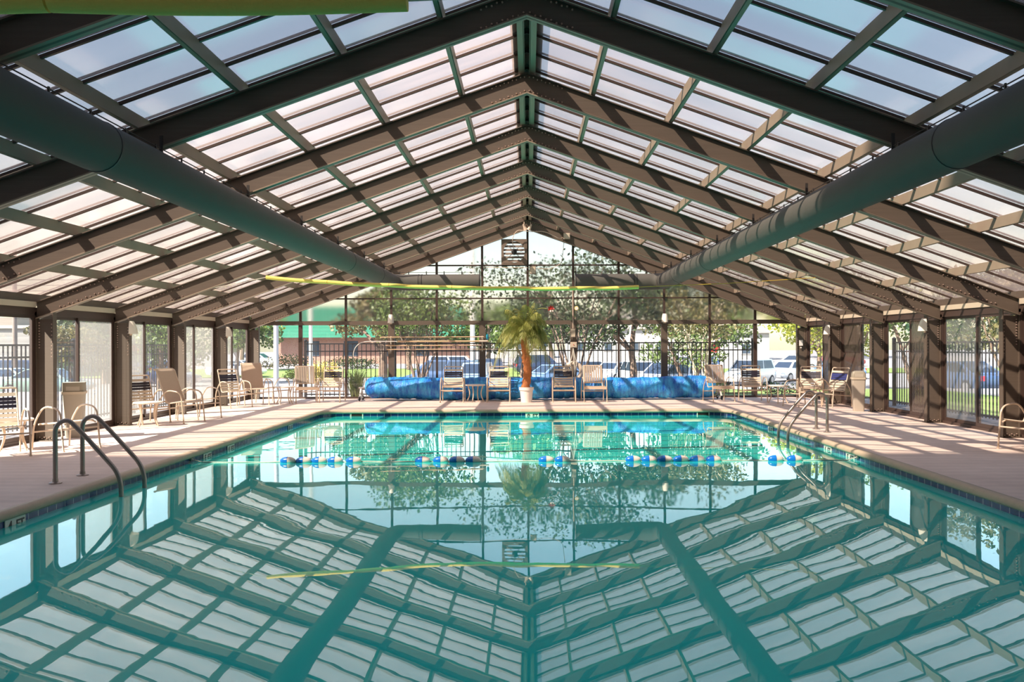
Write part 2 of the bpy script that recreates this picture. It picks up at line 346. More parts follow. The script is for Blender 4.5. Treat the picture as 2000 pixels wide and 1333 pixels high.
class MB:
    def __init__(s): s.v = []; s.f = []; s.m = []; s.uv = {}
    def add(s, vs, fs, mi=0):
        o = len(s.v); s.v += [tuple(v) for v in vs]
        for f in fs: s.f.append(tuple(i + o for i in f)); s.m.append(mi)
    def box(s, x0, x1, y0, y1, z0, z1, mi=0):
        vs = [(x, y, z) for z in (z0, z1) for y in (y0, y1) for x in (x0, x1)]
        s.add(vs, [(0, 2, 3, 1), (4, 5, 7, 6), (0, 1, 5, 4), (2, 6, 7, 3), (0, 4, 6, 2), (1, 3, 7, 5)], mi); return s
    def beam(s, a, b, w, h, mi=0, up=(0, 0, 1)):
        a = Vector(a); b = Vector(b); d = (b - a).normalized(); u = Vector(up)
        sx = d.cross(u).normalized() * (w / 2); sz = sx.cross(d).normalized() * (h / 2)
        vs = [p + i * sx + j * sz for p in (a, b) for j in (-1, 1) for i in (-1, 1)]
        s.add(vs, [(0, 2, 3, 1), (4, 5, 7, 6), (0, 1, 5, 4), (2, 6, 7, 3), (0, 4, 6, 2), (1, 3, 7, 5)], mi); return s
    def tube(s, pts, r, n=8, mi=0, caps=True, flat=1.0):
        P, T, N = frames_along(pts); rr = r if isinstance(r, (list, tuple)) else [r] * len(P); vs = []
        for p, t, nn, q in zip(P, T, N, rr):
            b = t.cross(nn)
            for k in range(n):
                a = 2 * PI * k / n; vs.append(p + nn * (q * flat * math.cos(a)) + b * (q * math.sin(a)))
        fs = []
        for i in range(len(P) - 1):
            for k in range(n):
                k2 = (k + 1) % n; fs.append((i * n + k, i * n + k2, (i + 1) * n + k2, (i + 1) * n + k))
        if caps:
            fs.append(tuple(range(n - 1, -1, -1))); e = (len(P) - 1) * n; fs.append(tuple(range(e, e + n)))
        s.add(vs, fs, mi); return s
    def lathe(s, prof, c=(0, 0, 0), n=20, mi=0, axis='Z'):
        vs = []
        for (r, h) in prof:
            for k in range(n):
                a = 2 * PI * k / n
                if axis == 'Z': vs.append((c[0] + r * math.cos(a), c[1] + r * math.sin(a), c[2] + h))
                elif axis == 'X': vs.append((c[0] + h, c[1] + r * math.cos(a), c[2] + r * math.sin(a)))
                else: vs.append((c[0] + r * math.sin(a), c[1] + h, c[2] + r * math.cos(a)))
        fs = []
        for i in range(len(prof) - 1):
            for k in range(n):
                k2 = (k + 1) % n; fs.append((i * n + k, i * n + k2, (i + 1) * n + k2, (i + 1) * n + k))
        fs.append(tuple(range(n - 1, -1, -1))); e = (len(prof) - 1) * n; fs.append(tuple(range(e, e + n)))
        s.add(vs, fs, mi); return s
    def prism(s, poly, y0, y1, mi=0):
        """polygon in XZ extruded along Y"""
        n = len(poly); vs = [(x, y0, z) for x, z in poly] + [(x, y1, z) for x, z in poly]
        fs = [tuple(range(n)), tuple(range(2 * n - 1, n - 1, -1))]
        for k in range(n): k2 = (k + 1) % n; fs.append((k, n + k, n + k2, k2))
        s.add(vs, fs, mi); return s
    def quad(s, a, b, c, d, mi=0): s.add([a, b, c, d], [(0, 1, 2, 3)], mi); return s
    def move(s, v): s.v = [(a + v[0], b + v[1], c + v[2]) for a, b, c in s.v]; return s
    def rotz(s, a):
        c, q = math.cos(a), math.sin(a); s.v = [(x * c - y * q, x * q + y * c, z) for x, y, z in s.v]; return s
    def build(s, name, mats, parent=None, smooth=False, loc=None):
        me = bpy.data.meshes.new(name); me.from_pydata(s.v, [], s.f)
        for m in (mats if isinstance(mats, (list, tuple)) else [mats]): me.materials.append(m)
        if any(s.m): me.polygons.foreach_set('material_index', s.m)
        bm = bmesh.new(); bm.from_mesh(me); bmesh.ops.recalc_face_normals(bm, faces=bm.faces); bm.to_mesh(me); bm.free()
        if smooth:
            me.polygons.foreach_set('use_smooth', [True] * len(me.polygons))
            me.set_sharp_from_angle(angle=math.radians(40))
        o = bpy.data.objects.new(name, me); COL.objects.link(o)
        if parent is not None: o.parent = parent
        if loc: o.location = loc
        return o

def raw(name, vs, fs, m, parent=None, mi=None, smooth=False):
    me = bpy.data.meshes.new(name); me.from_pydata(vs, [], fs)
    for q in (m if isinstance(m, (list, tuple)) else [m]): me.materials.append(q)
    if mi: me.polygons.foreach_set('material_index', mi)
    if smooth: me.polygons.foreach_set('use_smooth', [True] * len(me.polygons))
    o = bpy.data.objects.new(name, me); COL.objects.link(o)
    if parent is not None: o.parent = parent
    return o

def tag(o, label=None, cat=None, group=None, kind=None):
    for k, v in (('label', label), ('category', cat), ('group', group), ('kind', kind)):
        if v: o[k] = v
    return o
def thing(name, label, cat, loc=(0, 0, 0), rz=0.0, group=None, kind=None):
    o = bpy.data.objects.new(name, None); COL.objects.link(o); o.empty_display_size = 0.1
    o.location = loc; o.rotation_euler = (0, 0, rz)
    return tag(o, label, cat, group, kind)
def kids(o): return [c for c in bpy.data.objects if c.parent == o]
def copy_tree(o, parent=None, kmap=None):
    c = o.copy(); COL.objects.link(c); c.parent = parent
    for ch in TREE.get(o.name, []): copy_tree(ch, c)
    return c
TREE = {}
def freeze(o):
    """remember a prototype's children once, so copying stays quick"""
    allk = {}
    for c in bpy.data.objects:
        if c.parent is not None: allk.setdefault(c.parent.name, []).append(c)
    def rec(p):
        TREE[p.name] = list(allk.get(p.name, []))
        for ch in TREE[p.name]: rec(ch)
    rec(o)
def place(proto, used, loc, rz, label, group):
    o = proto if not used[0] else copy_tree(proto)
    used[0] = True
    o.location = loc; o.rotation_euler = (0, 0, rz); o['label'] = label
    if group: o['group'] = group
    return o

# ------------------------------------------------------------------ dimensions
BAY = 2.447; YF = [22.65 - BAY * i for i in range(10)]       # portal frames, far to near
W = 7.2; WO = 7.465; ZR = 4.53; SL = 0.358
YN, YE = -1.9, 22.74                                          # room ends
PX0, PX1, PY0, PY1 = -4.53, 4.42, 0.75, 18.71                 # pool opening at the coping lip
ZW = -0.14
def zb(x): return ZR - SL * abs(x)
def ground_z(y):
    if y < 25: return -0.06
    if y < 50: return -0.06 - 1.25 * (0.5 - 0.5 * math.cos(PI * (y - 25) / 25))
    if y < 68: return -1.31
    return -1.31 + min(1.0, (y - 68) / 45)

# ------------------------------------------------------------------ pool, deck, water
def loop(off, r, n=8):
    """rounded rectangle of the pool opening, grown outward by off"""
    x0, x1, y0, y1 = PX0 - off, PX1 + off, PY0 - off, PY1 + off; R = r + off; out = []
    for cx, cy, a0 in ((x1 - R, y1 - R, 0), (x0 + R, y1 - R, PI / 2), (x0 + R, y0 + R, PI), (x1 - R, y0 + R, 1.5 * PI)):
        for k in range(n + 1):
            a = a0 + (PI / 2) * k / n; out.append((cx + R * math.cos(a), cy + R * math.sin(a)))
    return out
RC = 0.45
bm = bmesh.new()
inner = [bm.verts.new((x, y, 0)) for x, y in loop(0.085, RC)]
outer = [bm.verts.new(p) for p in ((-7.6, YN, 0), (7.6, YN, 0), (7.6, YE + 0.12, 0), (-7.6, YE + 0.12, 0))]
ed = []
for L in (inner, outer):
    for i in range(len(L)): ed.append(bm.edges.new((L[i], L[(i + 1) % len(L)])))
bmesh.ops.triangle_fill(bm, use_beauty=True, edges=ed)
bmesh.ops.recalc_face_normals(bm, faces=bm.faces)
for f in bm.faces:
    if f.normal.z < 0: f.normal_flip()
ex = bmesh.ops.extrude_face_region(bm, geom=list(bm.faces))
bmesh.ops.translate(bm, vec=(0, 0, -0.2), verts=[g for g in ex['geom'] if isinstance(g, bmesh.types.BMVert)])
bmesh.ops.recalc_face_normals(bm, faces=bm.faces)
me = bpy.data.meshes.new('floor'); bm.to_mesh(me); bm.free(); me.materials.append(M['deck'])
fl = bpy.data.objects.new('floor', me); COL.objects.link(fl); tag(fl, kind='structure')

def ring_sweep(name, prof, m, parent=None, uv=False):
    """sweep a (offset, z) profile round the pool opening"""
    loops = [[(x, y, z) for x, y in loop(o, RC)] for o, z in prof]
    n = len(loops[0]); vs = [p for L in loops for p in L]; fs = []
    for i in range(len(loops) - 1):
        for k in range(n):
            k2 = (k + 1) % n; fs.append((i * n + k, i * n + k2, (i + 1) * n + k2, (i + 1) * n + k))
    o = raw(name, vs, fs, m, parent, smooth=not uv)
    if uv:
        base = loops[0]; acc = [0.0]
        for k in range(n):
            a, b = base[k], base[(k + 1) % n]; acc.append(acc[-1] + math.dist(a[:2], b[:2]))
        ul = o.data.uv_layers.new(name='UVMap'); li = 0
        for i in range(len(loops) - 1):
            for k in range(n):
                z0, z1 = prof[i][1], prof[i + 1][1]
                for (kk, zz) in ((k, z0), (k + 1, z0), (k + 1, z1), (k, z1)):
                    ul.data[li].uv = (acc[kk], -(zz + 0.075)); li += 1
    return o
cop = ring_sweep('trim_1', [(0.10, -0.05), (0.10, 0.002), (0.05, 0.003), (0.02, -0.004), (0.0, -0.022), (0.0, -0.055), (0.008, -0.075), (0.05, -0.078)], M['coping'])
tag(cop, kind='structure')
tl = ring_sweep('pool_wall_tile', [(0.035, -0.072), (0.035, -0.225)], M['tile'], uv=True); tag(tl, kind='structure')
pl = ring_sweep('pool_wall', [(0.035, -0.225), (0.035, -2.4)], M['plaster']); tag(pl, kind='structure')
pf = [(x, y, -2.4) for x, y in loop(0.035, RC)]
tag(raw('pool_floor', pf, [tuple(range(len(pf)))], M['plaster']), kind='structure')
pw = [(x, y, ZW) for x, y in loop(0.035, RC)]
wt = raw('pool_water', pw, [tuple(range(len(pw)))], M['water']); tag(wt, kind='structure')

def text_mesh(s, size, m, parent, loc, rot, name='lettering', ext=0.0015, sx=1.0):
    cu = bpy.data.curves.new(name, 'FONT'); cu.body = s; cu.size = size; cu.align_x = 'CENTER'; cu.align_y = 'CENTER'; cu.extrude = ext; cu.offset = size * 0.018
    to = bpy.data.objects.new(name, cu); COL.objects.link(to)
    dg = bpy.context.evaluated_depsgraph_get(); me = bpy.data.meshes.new_from_object(to.evaluated_get(dg))
    bpy.data.objects.remove(to); me.materials.clear(); me.materials.append(m)
    o = bpy.data.objects.new(name, me); COL.objects.link(o); o.parent = parent; o.location = loc; o.rotation_euler = rot; o.scale = (sx, 1, 1)
    return o

def depth_tile(num, side, pos):
    """white tiles with the depth in feet, set flush in the tile band"""
    order = {('L', 4): 'by the sunny side ladder', ('L', 5): 'sunny side, just past the lane rope', ('L', 6): 'sunny side, second past the rope', ('L', 8): 'sunny side, close to the far corner',
             ('R', 5): 'shaded side, just past the lane rope', ('R', 6): 'shaded side, between rope and ladder', ('R', 8): 'shaded side, beyond the ladder', ('F', 9): 'far wall, below the palm'}
    if side == 'F': loc, rz = (pos, PY1 + 0.030, -0.148), 0
    elif side == 'L': loc, rz = (PX0 - 0.030, pos, -0.148), PI / 2
    else: loc, rz = (PX1 + 0.030, pos, -0.148), -PI / 2
    t = thing('depth_marker', 'white depth tile reading %d FT, %s' % (num, order[(side, num)]), 'depth marker', loc, rz, 'depth marker tiles')
    MB().box(-0.15, 0.15, -0.006, 0.004, -0.075, 0.075).build('tile', M['white_tile'], t)
    text_mesh(str(num), 0.125, M['ink'], t, (-0.078, -0.0075, 0), (PI / 2, 0, 0), 'digit')
    text_mesh('FT', 0.115, M['ink'], t, (0.068, -0.0075, 0), (PI / 2, 0, 0), 'lettering')
for n_, s_, p_ in ((4, 'L', 7.5), (5, 'L', 12.0), (6, 'L', 12.95), (8, 'L', 16.2), (8, 'R', 15.5), (6, 'R', 12.55), (5, 'R', 11.67), (9, 'F', 0.09)):
    depth_tile(n_, s_, p_)

for x, lab in ((-3.80, 'dark skimmer opening in the far pool wall, sunny corner'), (3.88, 'dark skimmer opening in the far pool wall, shaded corner')):
    t = thing('skimmer_opening', lab, 'skimmer', (x, PY1 + 0.028, -0.14), 0, 'pool skimmers')
    MB().box(-0.12, 0.12, -0.002, 0.005, -0.06, 0.066).build('throat_shade', M['shadow_hole'], t)
    f = MB()
    f.box(-0.14, -0.12, -0.008, 0.005, -0.07, 0.068).box(0.12, 0.14, -0.008, 0.005, -0.07, 0.068).box(-0.12, 0.12, -0.008, 0.005, -0.07, -0.06)
    f.build('rim', M['white_tile'], t)

# ------------------------------------------------------------------ portal frames
def frame(i, Y):
    order = ['against the glass gable', 'second from the glass gable', 'third from the glass gable', 'fourth from the glass gable', 'fifth from the glass gable',
             'sixth from the glass gable', 'seventh from the glass gable', 'eighth from the glass gable', 'ninth from the glass gable', 'tenth from the glass gable']
    t = thing('portal_frame', 'brown steel roof frame spanning the pool, ' + order[i], 'roof frame', (0, Y, 0), 0, 'steel portal frames')
    for sgn in (-1, 1):
        X = lambda v: v * sgn
        r = MB()
        r.prism([(X(0), ZR), (X(W), zb(W)), (X(WO), zb(WO)), (X(WO), zb(WO) + 0.26), (X(0), ZR + 0.26)], -0.015, 0.015)
        for y0, y1 in ((-0.052, -0.004), (0.004, 0.052)):
            for zo in (0.0, 0.246):
                r.prism([(X(0), ZR + zo), (X(WO), zb(WO) + zo), (X(WO), zb(WO) + zo + 0.014), (X(0), ZR + zo + 0.014)], y0, y1, 2 if zo == 0 else 0)  # bottom flange in lighter tan: light bounced from below put into its colour
        p = MB()
        a, b = sorted((X(W), X(WO)))
        p.box(a + 0.01, b - 0.01, -0.015, 0.015, 0, zb(WO) - 0.002)
        for xe in (W, WO - 0.014):
            q0, q1 = sorted((X(xe), X(xe + 0.014)))
            p.box(q0, q1, -0.052, 0.052, 0.012, zb(max(xe, W) + 0.014) - 0.002)
        p.box(a - 0.02, b, -0.09, 0.09, 0, 0.012)
        if i < 8:
            def bolt(bk, x, z): bk.lathe([(0.010, 0.0), (0.010, -0.014), (0.006, -0.018)], (X(x), -0.015, z), 6, 1, 'Y')
            for k in range(14):                                  # haunch
                x = 6.25 + 0.066 * k
                bolt(r, x, zb(x) + 0.225 - 0.016 * (k % 2)); bolt(r, x, zb(x) + 0.045 + 0.016 * (k % 2))
            for k in range(9):                                   # ridge
                x = 0.03 + 0.05 * k
                bolt(r, x, zb(x) + 0.215 + 0.012 * (k % 2)); bolt(r, x, zb(x) + 0.045 - 0.012 * (k % 2))
            for k in range(10):
                bolt(p, W + 0.035, 1.28 + 0.055 * k); bolt(p, WO - 0.04, 1.42 + 0.042 * k)
            for k in range(6): bolt(p, W + 0.04 + 0.037 * k, 0.035 + 0.02 * (k % 2))
        r.build('rafter', [M['steel'], M['bolt'], M['purlin']], t)
        p.build('post', [M['steel'], M['bolt']], t)
for i, Y in enumerate(YF): frame(i, Y)

# ------------------------------------------------------------------ roof
ceil = thing('ceiling', None, None, kind='structure')
ZS = 0.40
for sgn in (-1, 1):
    s = MB(); x1 = 7.62 * sgn
    a = [(0, YN - 0.1, ZR + ZS), (x1, YN - 0.1, zb(7.62) + ZS), (x1, YE + 0.25, zb(7.62) + ZS), (0, YE + 0.25, ZR + ZS)]
    b = [(x, y, z + 0.016) for x, y, z in a]
    s.add(a, [(0, 1, 2, 3)], 0)
    s.add(b, [(0, 1, 2, 3)], 1)
    s.add([a[0], a[1], b[1], b[0]], [(0, 1, 2, 3)], 1); s.add([a[1], a[2], b[2], b[1]], [(0, 1, 2, 3)], 1); s.add([a[2], a[3], b[3], b[2]], [(0, 1, 2, 3)], 1)
    s.build('polycarbonate_sheet', [M['roof_in'], M['roof_out']], ceil)
def purlin(x, w=0.05):
    m = MB(); z0 = zb(x) + 0.262; z1 = zb(x) + ZS - 0.012; sg = 1 if x > 0 else -1
    m.box(x - 0.006, x + 0.006, YN, YE, z0, z1)
    a, b = sorted((x, x + sg * w)); m.box(a, b, YN, YE, z0, z0 + 0.008)
    m.box(a, b, YN, YE, z1 - 0.008, z1)
    m.build('purlin', M['purlin'], ceil)
for sgn in (-1, 1):
    purlin(sgn * 0.035, 0.07)
    for k in range(7): purlin(sgn * (0.79 + 0.953 * k))
k = 0
y = 22.65 + 0.2 - 0.61
while y > YN:
    for sgn in (-1, 1):
        m = MB(); m.prism([(0, ZR + ZS - 0.03), (sgn * 7.6, zb(7.6) + ZS - 0.03), (sgn * 7.6, zb(7.6) + ZS - 0.001), (0, ZR + ZS - 0.001)], y - 0.013, y + 0.013)
        m.prism([(0, ZR + ZS + 0.018), (sgn * 7.6, zb(7.6) + ZS + 0.018), (sgn * 7.6, zb(7.6) + ZS + 0.034), (0, ZR + ZS + 0.034)], y - 0.014, y + 0.014)
        m.build('glazing_bar', M['steel_dark'], ceil)
    y -= 0.61175
rc = MB(); rc.prism([(-0.18, ZR + ZS - 0.03), (0, ZR + ZS + 0.05), (0.18, ZR + ZS - 0.03), (0.18, ZR + ZS), (0, ZR + ZS + 0.08), (-0.18, ZR + ZS)], YN, YE + 0.2)
rc.build('ridge_cap', M['steel_dark'], ceil)

# ------------------------------------------------------------------ side walls and their windows
ZH = 1.96
for sgn, side in ((-1, 'left'), (1, 'right')):
    wl = thing('wall_' + side, None, None, kind='structure')
    a, b = sorted((sgn * 7.47, sgn * 7.56))
    MB().box(a, b, YN, YE, ZH, 2.03).build('header', M['steel_dark'], wl)
    MB().box(a, b, YN, YE, 2.115, zb(7.5) + 0.385).build('eave_beam', M['steel'], wl)
    c0, c1 = sorted((sgn * 7.45, sgn * 7.56))
    for Yi in range(len(YF)):
        y1 = YF[Yi] - 0.055; y0 = (YF[Yi + 1] if Yi + 1 < len(YF) else YN) + 0.055
        MB().box(c0, c1, y0, y1, 2.03, 2.115).build('cream_fascia', M['cream'], wl)
KINDS_L = [('haze', 'glass'), ('haze', 'haze'), ('haze', 'glass'), ('glass', 'haze'), ('glass', 'glass'), ('glass', 'haze'), ('glass', 'glass'), ('haze', 'glass'), ('glass', 'glass'), ('glass', 'glass')]
KINDS_R = [('bronze', 'glass'), ('glass', 'bronze'), ('bronze', 'glass'), ('glass', 'haze'), ('bronze', 'bronze'), ('bronze', 'glass'), ('glass', 'bronze'), ('bronze', 'glass'), ('bronze', 'glass'), ('glass', 'glass')]
wn_ = 0
for sgn, kinds in ((-1, KINDS_L), (1, KINDS_R)):
    for i in range(len(YF)):
        wn_ += 1
        y1 = YF[i] - 0.01; y0 = (YF[i + 1] if i + 1 < len(YF) else YN) + 0.01; ym = (y0 + y1) / 2
        w = thing('window_%d' % wn_, None, None, (sgn * 7.51, 0, 0), 0, kind='structure')
        f = MB()
        f.box(-0.04, 0.04, y0, y0 + 0.055, 0, ZH).box(-0.04, 0.04, y1 - 0.055, y1, 0, ZH)
        f.box(-0.04, 0.04, y0, y1, ZH - 0.05, ZH).box(-0.04, 0.04, y0, y1, 0, 0.05)
        f.build('window_frame', M['steel_dark'], w)
        near, far = kinds[i]
        for (a, b, kd, off) in ((y0 + 0.055, ym + 0.03, near, -0.015), (ym - 0.03, y1 - 0.055, far, 0.015)):
            fr = MB()
            fr.box(off - 0.013, off + 0.013, a, a + 0.045, 0.05, ZH - 0.05).box(off - 0.013, off + 0.013, b - 0.045, b, 0.05, ZH - 0.05)
            fr.box(off - 0.013, off + 0.013, a + 0.045, b - 0.045, 0.05, 0.11).box(off - 0.013, off + 0.013, a + 0.045, b - 0.045, ZH - 0.095, ZH - 0.05)
            sash = fr.build('sash', M['steel_dark'], w)
            MB().box(off - 0.003, off + 0.003, a + 0.04, b - 0.04, 0.105, ZH - 0.09).build('pane', M[kd], sash)

# ------------------------------------------------------------------ glass gable wall
gw = thing('wall_far', None, None, (0, YE + 0.04, 0), kind='structure')
MUL = [1.2255 * k for k in range(-5, 6)]
def ztop(x): return zb(x) + ZS - 0.01
for k, x in enumerate(MUL):
    kk = k - 5
    thick = abs(kk) in (1, 3)
    w = 0.085 if thick else (0.055 if abs(kk) < 5 else 0.10)
    if thick: MB().box(x - w, x + w, -0.06, 0.06, 0, 1.98).build('column', M['steel'], gw)
    else: MB().box(x - w / 2, x + w / 2, -0.03, 0.03, 0, 1.98).build('mullion', M['steel_dark'], gw)
    MB().box(x - 0.03, x + 0.03, -0.03, 0.03, 2.09, ztop(x)).build('mullion', M['steel_dark'], gw)
MB().box(-7.46, 7.46, -0.055, 0.055, 1.98, 2.09).build('transom_beam', M['steel'], gw)
MB().box(-7.46, 7.46, -0.04, 0.04, 0, 0.05).build('sill', M['steel_dark'], gw)
for z in (2.69, 3.58):
    xe = (ZR + 0.2 - z) / SL
    MB().box(-xe, xe, -0.025, 0.025, z - 0.018, z + 0.018).build('transom', M['steel_dark'], gw)
for sgn in (-1, 1):
    MB().box(sgn * 7.40 - 0.05, sgn * 7.40 + 0.05, -0.05, 0.05, 0, 2.0).build('corner_post', M['steel'], gw)
for sgn in (-1, 1):
    MB().prism([(0, ZR + 0.01), (sgn * 7.46, zb(7.46) + 0.01), (sgn * 7.46, zb(7.46) + ZS - 0.012), (0, ZR + ZS - 0.012)], -0.05, 0.02).build('rake_trim', M['steel'], gw)
edges = [-7.4] + MUL + [7.4]
for a, b in zip(edges[:-1], edges[1:]):
    MB().box(a, b, -0.003, 0.003, 0.05, 1.98).build('glass_pane', M['glass'], gw)
    MB().prism([(a, 2.09), (b, 2.09), (b, ztop(b)), (a, ztop(a))], -0.004, 0.004).build('polycarbonate_pane', M['gable'], gw)
bw = thing('wall_back', None, None, (0, YN - 0.05, 0), kind='structure')
MB().prism([(-7.56, 0), (7.56, 0), (7.56, zb(7.56) + 0.38), (0, ZR + 0.38), (-7.56, zb(7.56) + 0.38)], -0.05, 0.05).build('panel', M['cream'], bw)

# ------------------------------------------------------------------ air ducts
def duct(sgn, label):
    X = 3.42 * sgn; Z = 3.03; R = 0.203; Y1 = 21.45
    t = thing('air_duct', label, 'duct', (0, 0, 0), 0, 'fabric air ducts under the roof')
    pts = [(X, YN + 0.1 + 0.6 * k, Z) for k in range(38)]
    pts = [p for p in pts if p[1] < 20.7] + [(X, 20.75, Z)]
    MB().tube(pts, R, 28).build('main_tube', M['duct'], t, True)
    el = [(X, 20.75, Z)] + fillet([(X, 20.76, Z), (X, Y1, Z), (X - sgn * 0.7, Y1, Z)], 0.55, 6)
    MB().tube(el, R * 1.0, 28).build('elbow', M['duct'], t, True)
    xe = 1.2 * sgn
    MB().tube([(X - sgn * 0.68, Y1, Z), ((X + xe) / 2, Y1, Z), (xe, Y1, Z)], R * 0.985, 28).build('branch_tube', M['duct'], t, True)
    for yy in (6.72, 15.85, 19.0):
        MB().lathe([(R, -0.012), (R + 0.006, -0.006), (R + 0.006, 0.006), (R, 0.012)], (X, yy, Z), 28, axis='Y').build('seam_band', M['cable'], t, True)
    for xx in (X - sgn * 0.66, X - sgn * 0.74, xe + sgn * 0.02):
        MB().lathe([(R, -0.012), (R + 0.006, -0.006), (R + 0.006, 0.006), (R, 0.012)], (xx, Y1, Z), 28, axis='X').build('seam_band', M['cable'], t, True)
    c = MB().tube([(X, YN + 0.1, Z + R + 0.05), (X, Y1, Z + R + 0.05)], 0.006, 6)
    for k in range(40):
        yy = YN + 0.4 + 0.58 * k
        if yy < Y1: c.box(X - 0.006, X + 0.006, yy - 0.008, yy + 0.008, Z + R - 0.01, Z + R + 0.065)
    c.build('hanger_cable', M['cable'], t)
    c = MB().tube([(X, Y1, Z + R + 0.05), (xe, Y1, Z + R + 0.05)], 0.005, 6)
    for k in range(5): c.box(X - sgn * (0.4 + 0.45 * k) - 0.012, X - sgn * (0.4 + 0.45 * k) + 0.012, Y1 - 0.008, Y1 + 0.008, Z + R - 0.01, Z + R + 0.075)
    c.build('hanger_cable', M['cable'], t)
    for Y in YF:
        MB().box(X - 0.015, X + 0.015, Y - 0.078, Y - 0.064, Z + R - 0.002, zb(X) + 0.10).build('hanger_strap', M['cable'], t)
duct(-1, 'dark green fabric air duct running down the sunny slope, elbow near the fan')
duct(1, 'dark green fabric air duct running down the shaded slope, sunlight bands on it')

# ------------------------------------------------------------------ lane rope
t = thing('lane_rope', 'white rope with blue and white floats stretched across the pool', 'lane rope', (0, 11.4, ZW))
def flt(x):
    m = MB(); L = 0.105
    prof = [(0.008, -L), (0.024, -L * 0.93), (0.040, -L * 0.7), (0.051, -L * 0.4), (0.056, -0.002)]
    m.lathe(prof, (x, 0, 0.022), 16, 0, 'X')
    m.lathe([(r, -h) for r, h in reversed(prof)], (x, 0, 0.022), 16, 1, 'X')
    m.build('float', [M['blue_float'], M['white_float']], t, True)
for px in (561.5, 592.3, 622.8, 653.9, 690, 824.4, 860, 891.5, 923.4, 1066, 1097.5, 1235.8, 1266.8, 1297.6, 1329, 1360.8, 1392.5, 1514.3, 1550.7):
    flt((px - 1031) / 1650 * 11.4)
rp = [(PX0 - 0.03 + (PX1 - PX0 + 0.06) * k / 60, 0.01 * math.sin(k * 0.9), 0.006 + 0.003 * math.sin(k * 1.7)) for k in range(61)]
rp[0] = (PX0 - 0.03, 0, 0.05); rp[-1] = (PX1 + 0.03, 0, 0.05)
MB().tube(rp, 0.007, 6).build('rope', M['rope'], t)
for x in (PX0 - 0.02, PX1 + 0.02):
    MB().lathe([(0.03, -0.012), (0.03, 0.012)], (x, 0, 0.05), 12, axis='X').build('wall_anchor', M['stainless'], t)
    MB().tube([(x + 0.03 * (1 if x < 0 else -1) + 0.02 * math.cos(a), 0.0, 0.05 + 0.02 * math.sin(a)) for a in [2 * PI * q / 10 for q in range(11)]], 0.004, 6).build('anchor_hook', M['stainless'], t)

# ------------------------------------------------------------------ ladders
def ladder(sgn, ya, yb, xb, xp, ztop_, label):
    t = thing('pool_ladder', label, 'pool ladder', (0, 0, 0), 0, 'stainless pool ladders')
    for y in (ya, yb):
        X = lambda v: sgn * v
        pts = fillet([(X(xb), y, 0.01), (X(xb), y, ztop_ - 0.02), (X(xb - 0.13), y, ztop_ + 0.05), (X(xb - 0.3), y, ztop_ - 0.12), (X(xp), y, 0.08), (X(xp), y, -1.2)], 0.16, 7)
        MB().tube(pts, 0.024, 12).build('rail', M['stainless'], t, True)
        MB().lathe([(0.062, 0.0), (0.062, 0.008), (0.03, 0.02), (0.027, 0.05)], (X(xb), y, 0.001), 18).build('base_flange', M['stainless'], t, True)
    for z in (-0.42, -0.72, -1.02):
        MB().box(sgn * xp - 0.04, sgn * xp + 0.04, ya + 0.01, yb - 0.01, z - 0.012, z + 0.012).build('tread', M['stainless'], t)
ladder(-1, 8.86, 9.40, 4.96, 4.27, 0.63, 'dark stainless pool ladder by the 4 FT marker')
ladder(1, 13.70, 14.22, 4.85, 4.21, 0.60, 'stainless pool ladder near the grey tall bin, shaded side')

# ------------------------------------------------------------------ pool noodles strung overhead
def noodle(a, b, label, grp):
    t = thing('pool_noodle', label, 'pool noodle', a, 0, grp)
    d = Vector(b) - Vector(a); n = 8
    pts = [Vector((0, 0, 0)) + d * (k / n) + Vector((0, 0, -0.012 * math.sin(PI * k / n))) for k in range(n + 1)]
    MB().tube([d * 0.003] + pts[1:-1] + [d * 0.997], 0.0375, 16).build('foam_tube', M['noodle'], t, True)
N1 = [(520, 538), (640, 548), (760, 555), (883, 560), (1006, 562.5), (1127, 563.5), (1248, 562)]
YN1 = 16.2
P1 = [((px - 1031) / 1650 * YN1, YN1, 1.44 + (673 - py + 0.0035 * (px - 1031)) / 1650 * YN1) for px, py in N1]
nm = ['first from the sunny side', 'second from the sunny side', 'third from the sunny side', 'fourth from the sunny side', 'fifth from the sunny side', 'sixth, at the bare end of the rope']
for i in range(6): noodle(P1[i], P1[i + 1], 'yellow foam noodle on the far overhead rope, ' + nm[i], 'noodles on the far rope')
def rope_line(pts, label, m, name='overhead_rope'):
    o = MB().tube(pts, 0.006, 6).build(name, m); return tag(o, label, 'rope', 'overhead ropes')
rope_line([(-6.2, YN1, zb(6.2) + 0.2), (P1[0][0], P1[0][1], P1[0][2]), (P1[0][0] + 0.01, P1[0][1], P1[0][2])], 'thin white rope end tying the far noodles to the sunny slope', M['rope'])
rope_line([P1[-1], (3.8, YN1, 2.60), (5.52, YN1, zb(5.52) + 0.15)], 'thin yellow rope from the far noodles up to the shaded slope', M['rope_y'])
YN2 = 2.83; zn = 2.597
noodle((-1.597, YN2, zn), (-0.397, YN2, zn), 'green-yellow foam noodle overhead close to the camera, whole length', 'noodles on the near rope')
noodle((-2.80, YN2, zn + 0.01), (-1.600, YN2, zn), 'green-yellow foam noodle overhead close to the camera, cut off by frame', 'noodles on the near rope')
rope_line([(-0.397, YN2, zn), (2.6, YN2, zn + 0.12), (5.5, YN2, zb(5.5) + 0.15)], 'thin rope carrying the noodles nearest the camera', M['rope'])

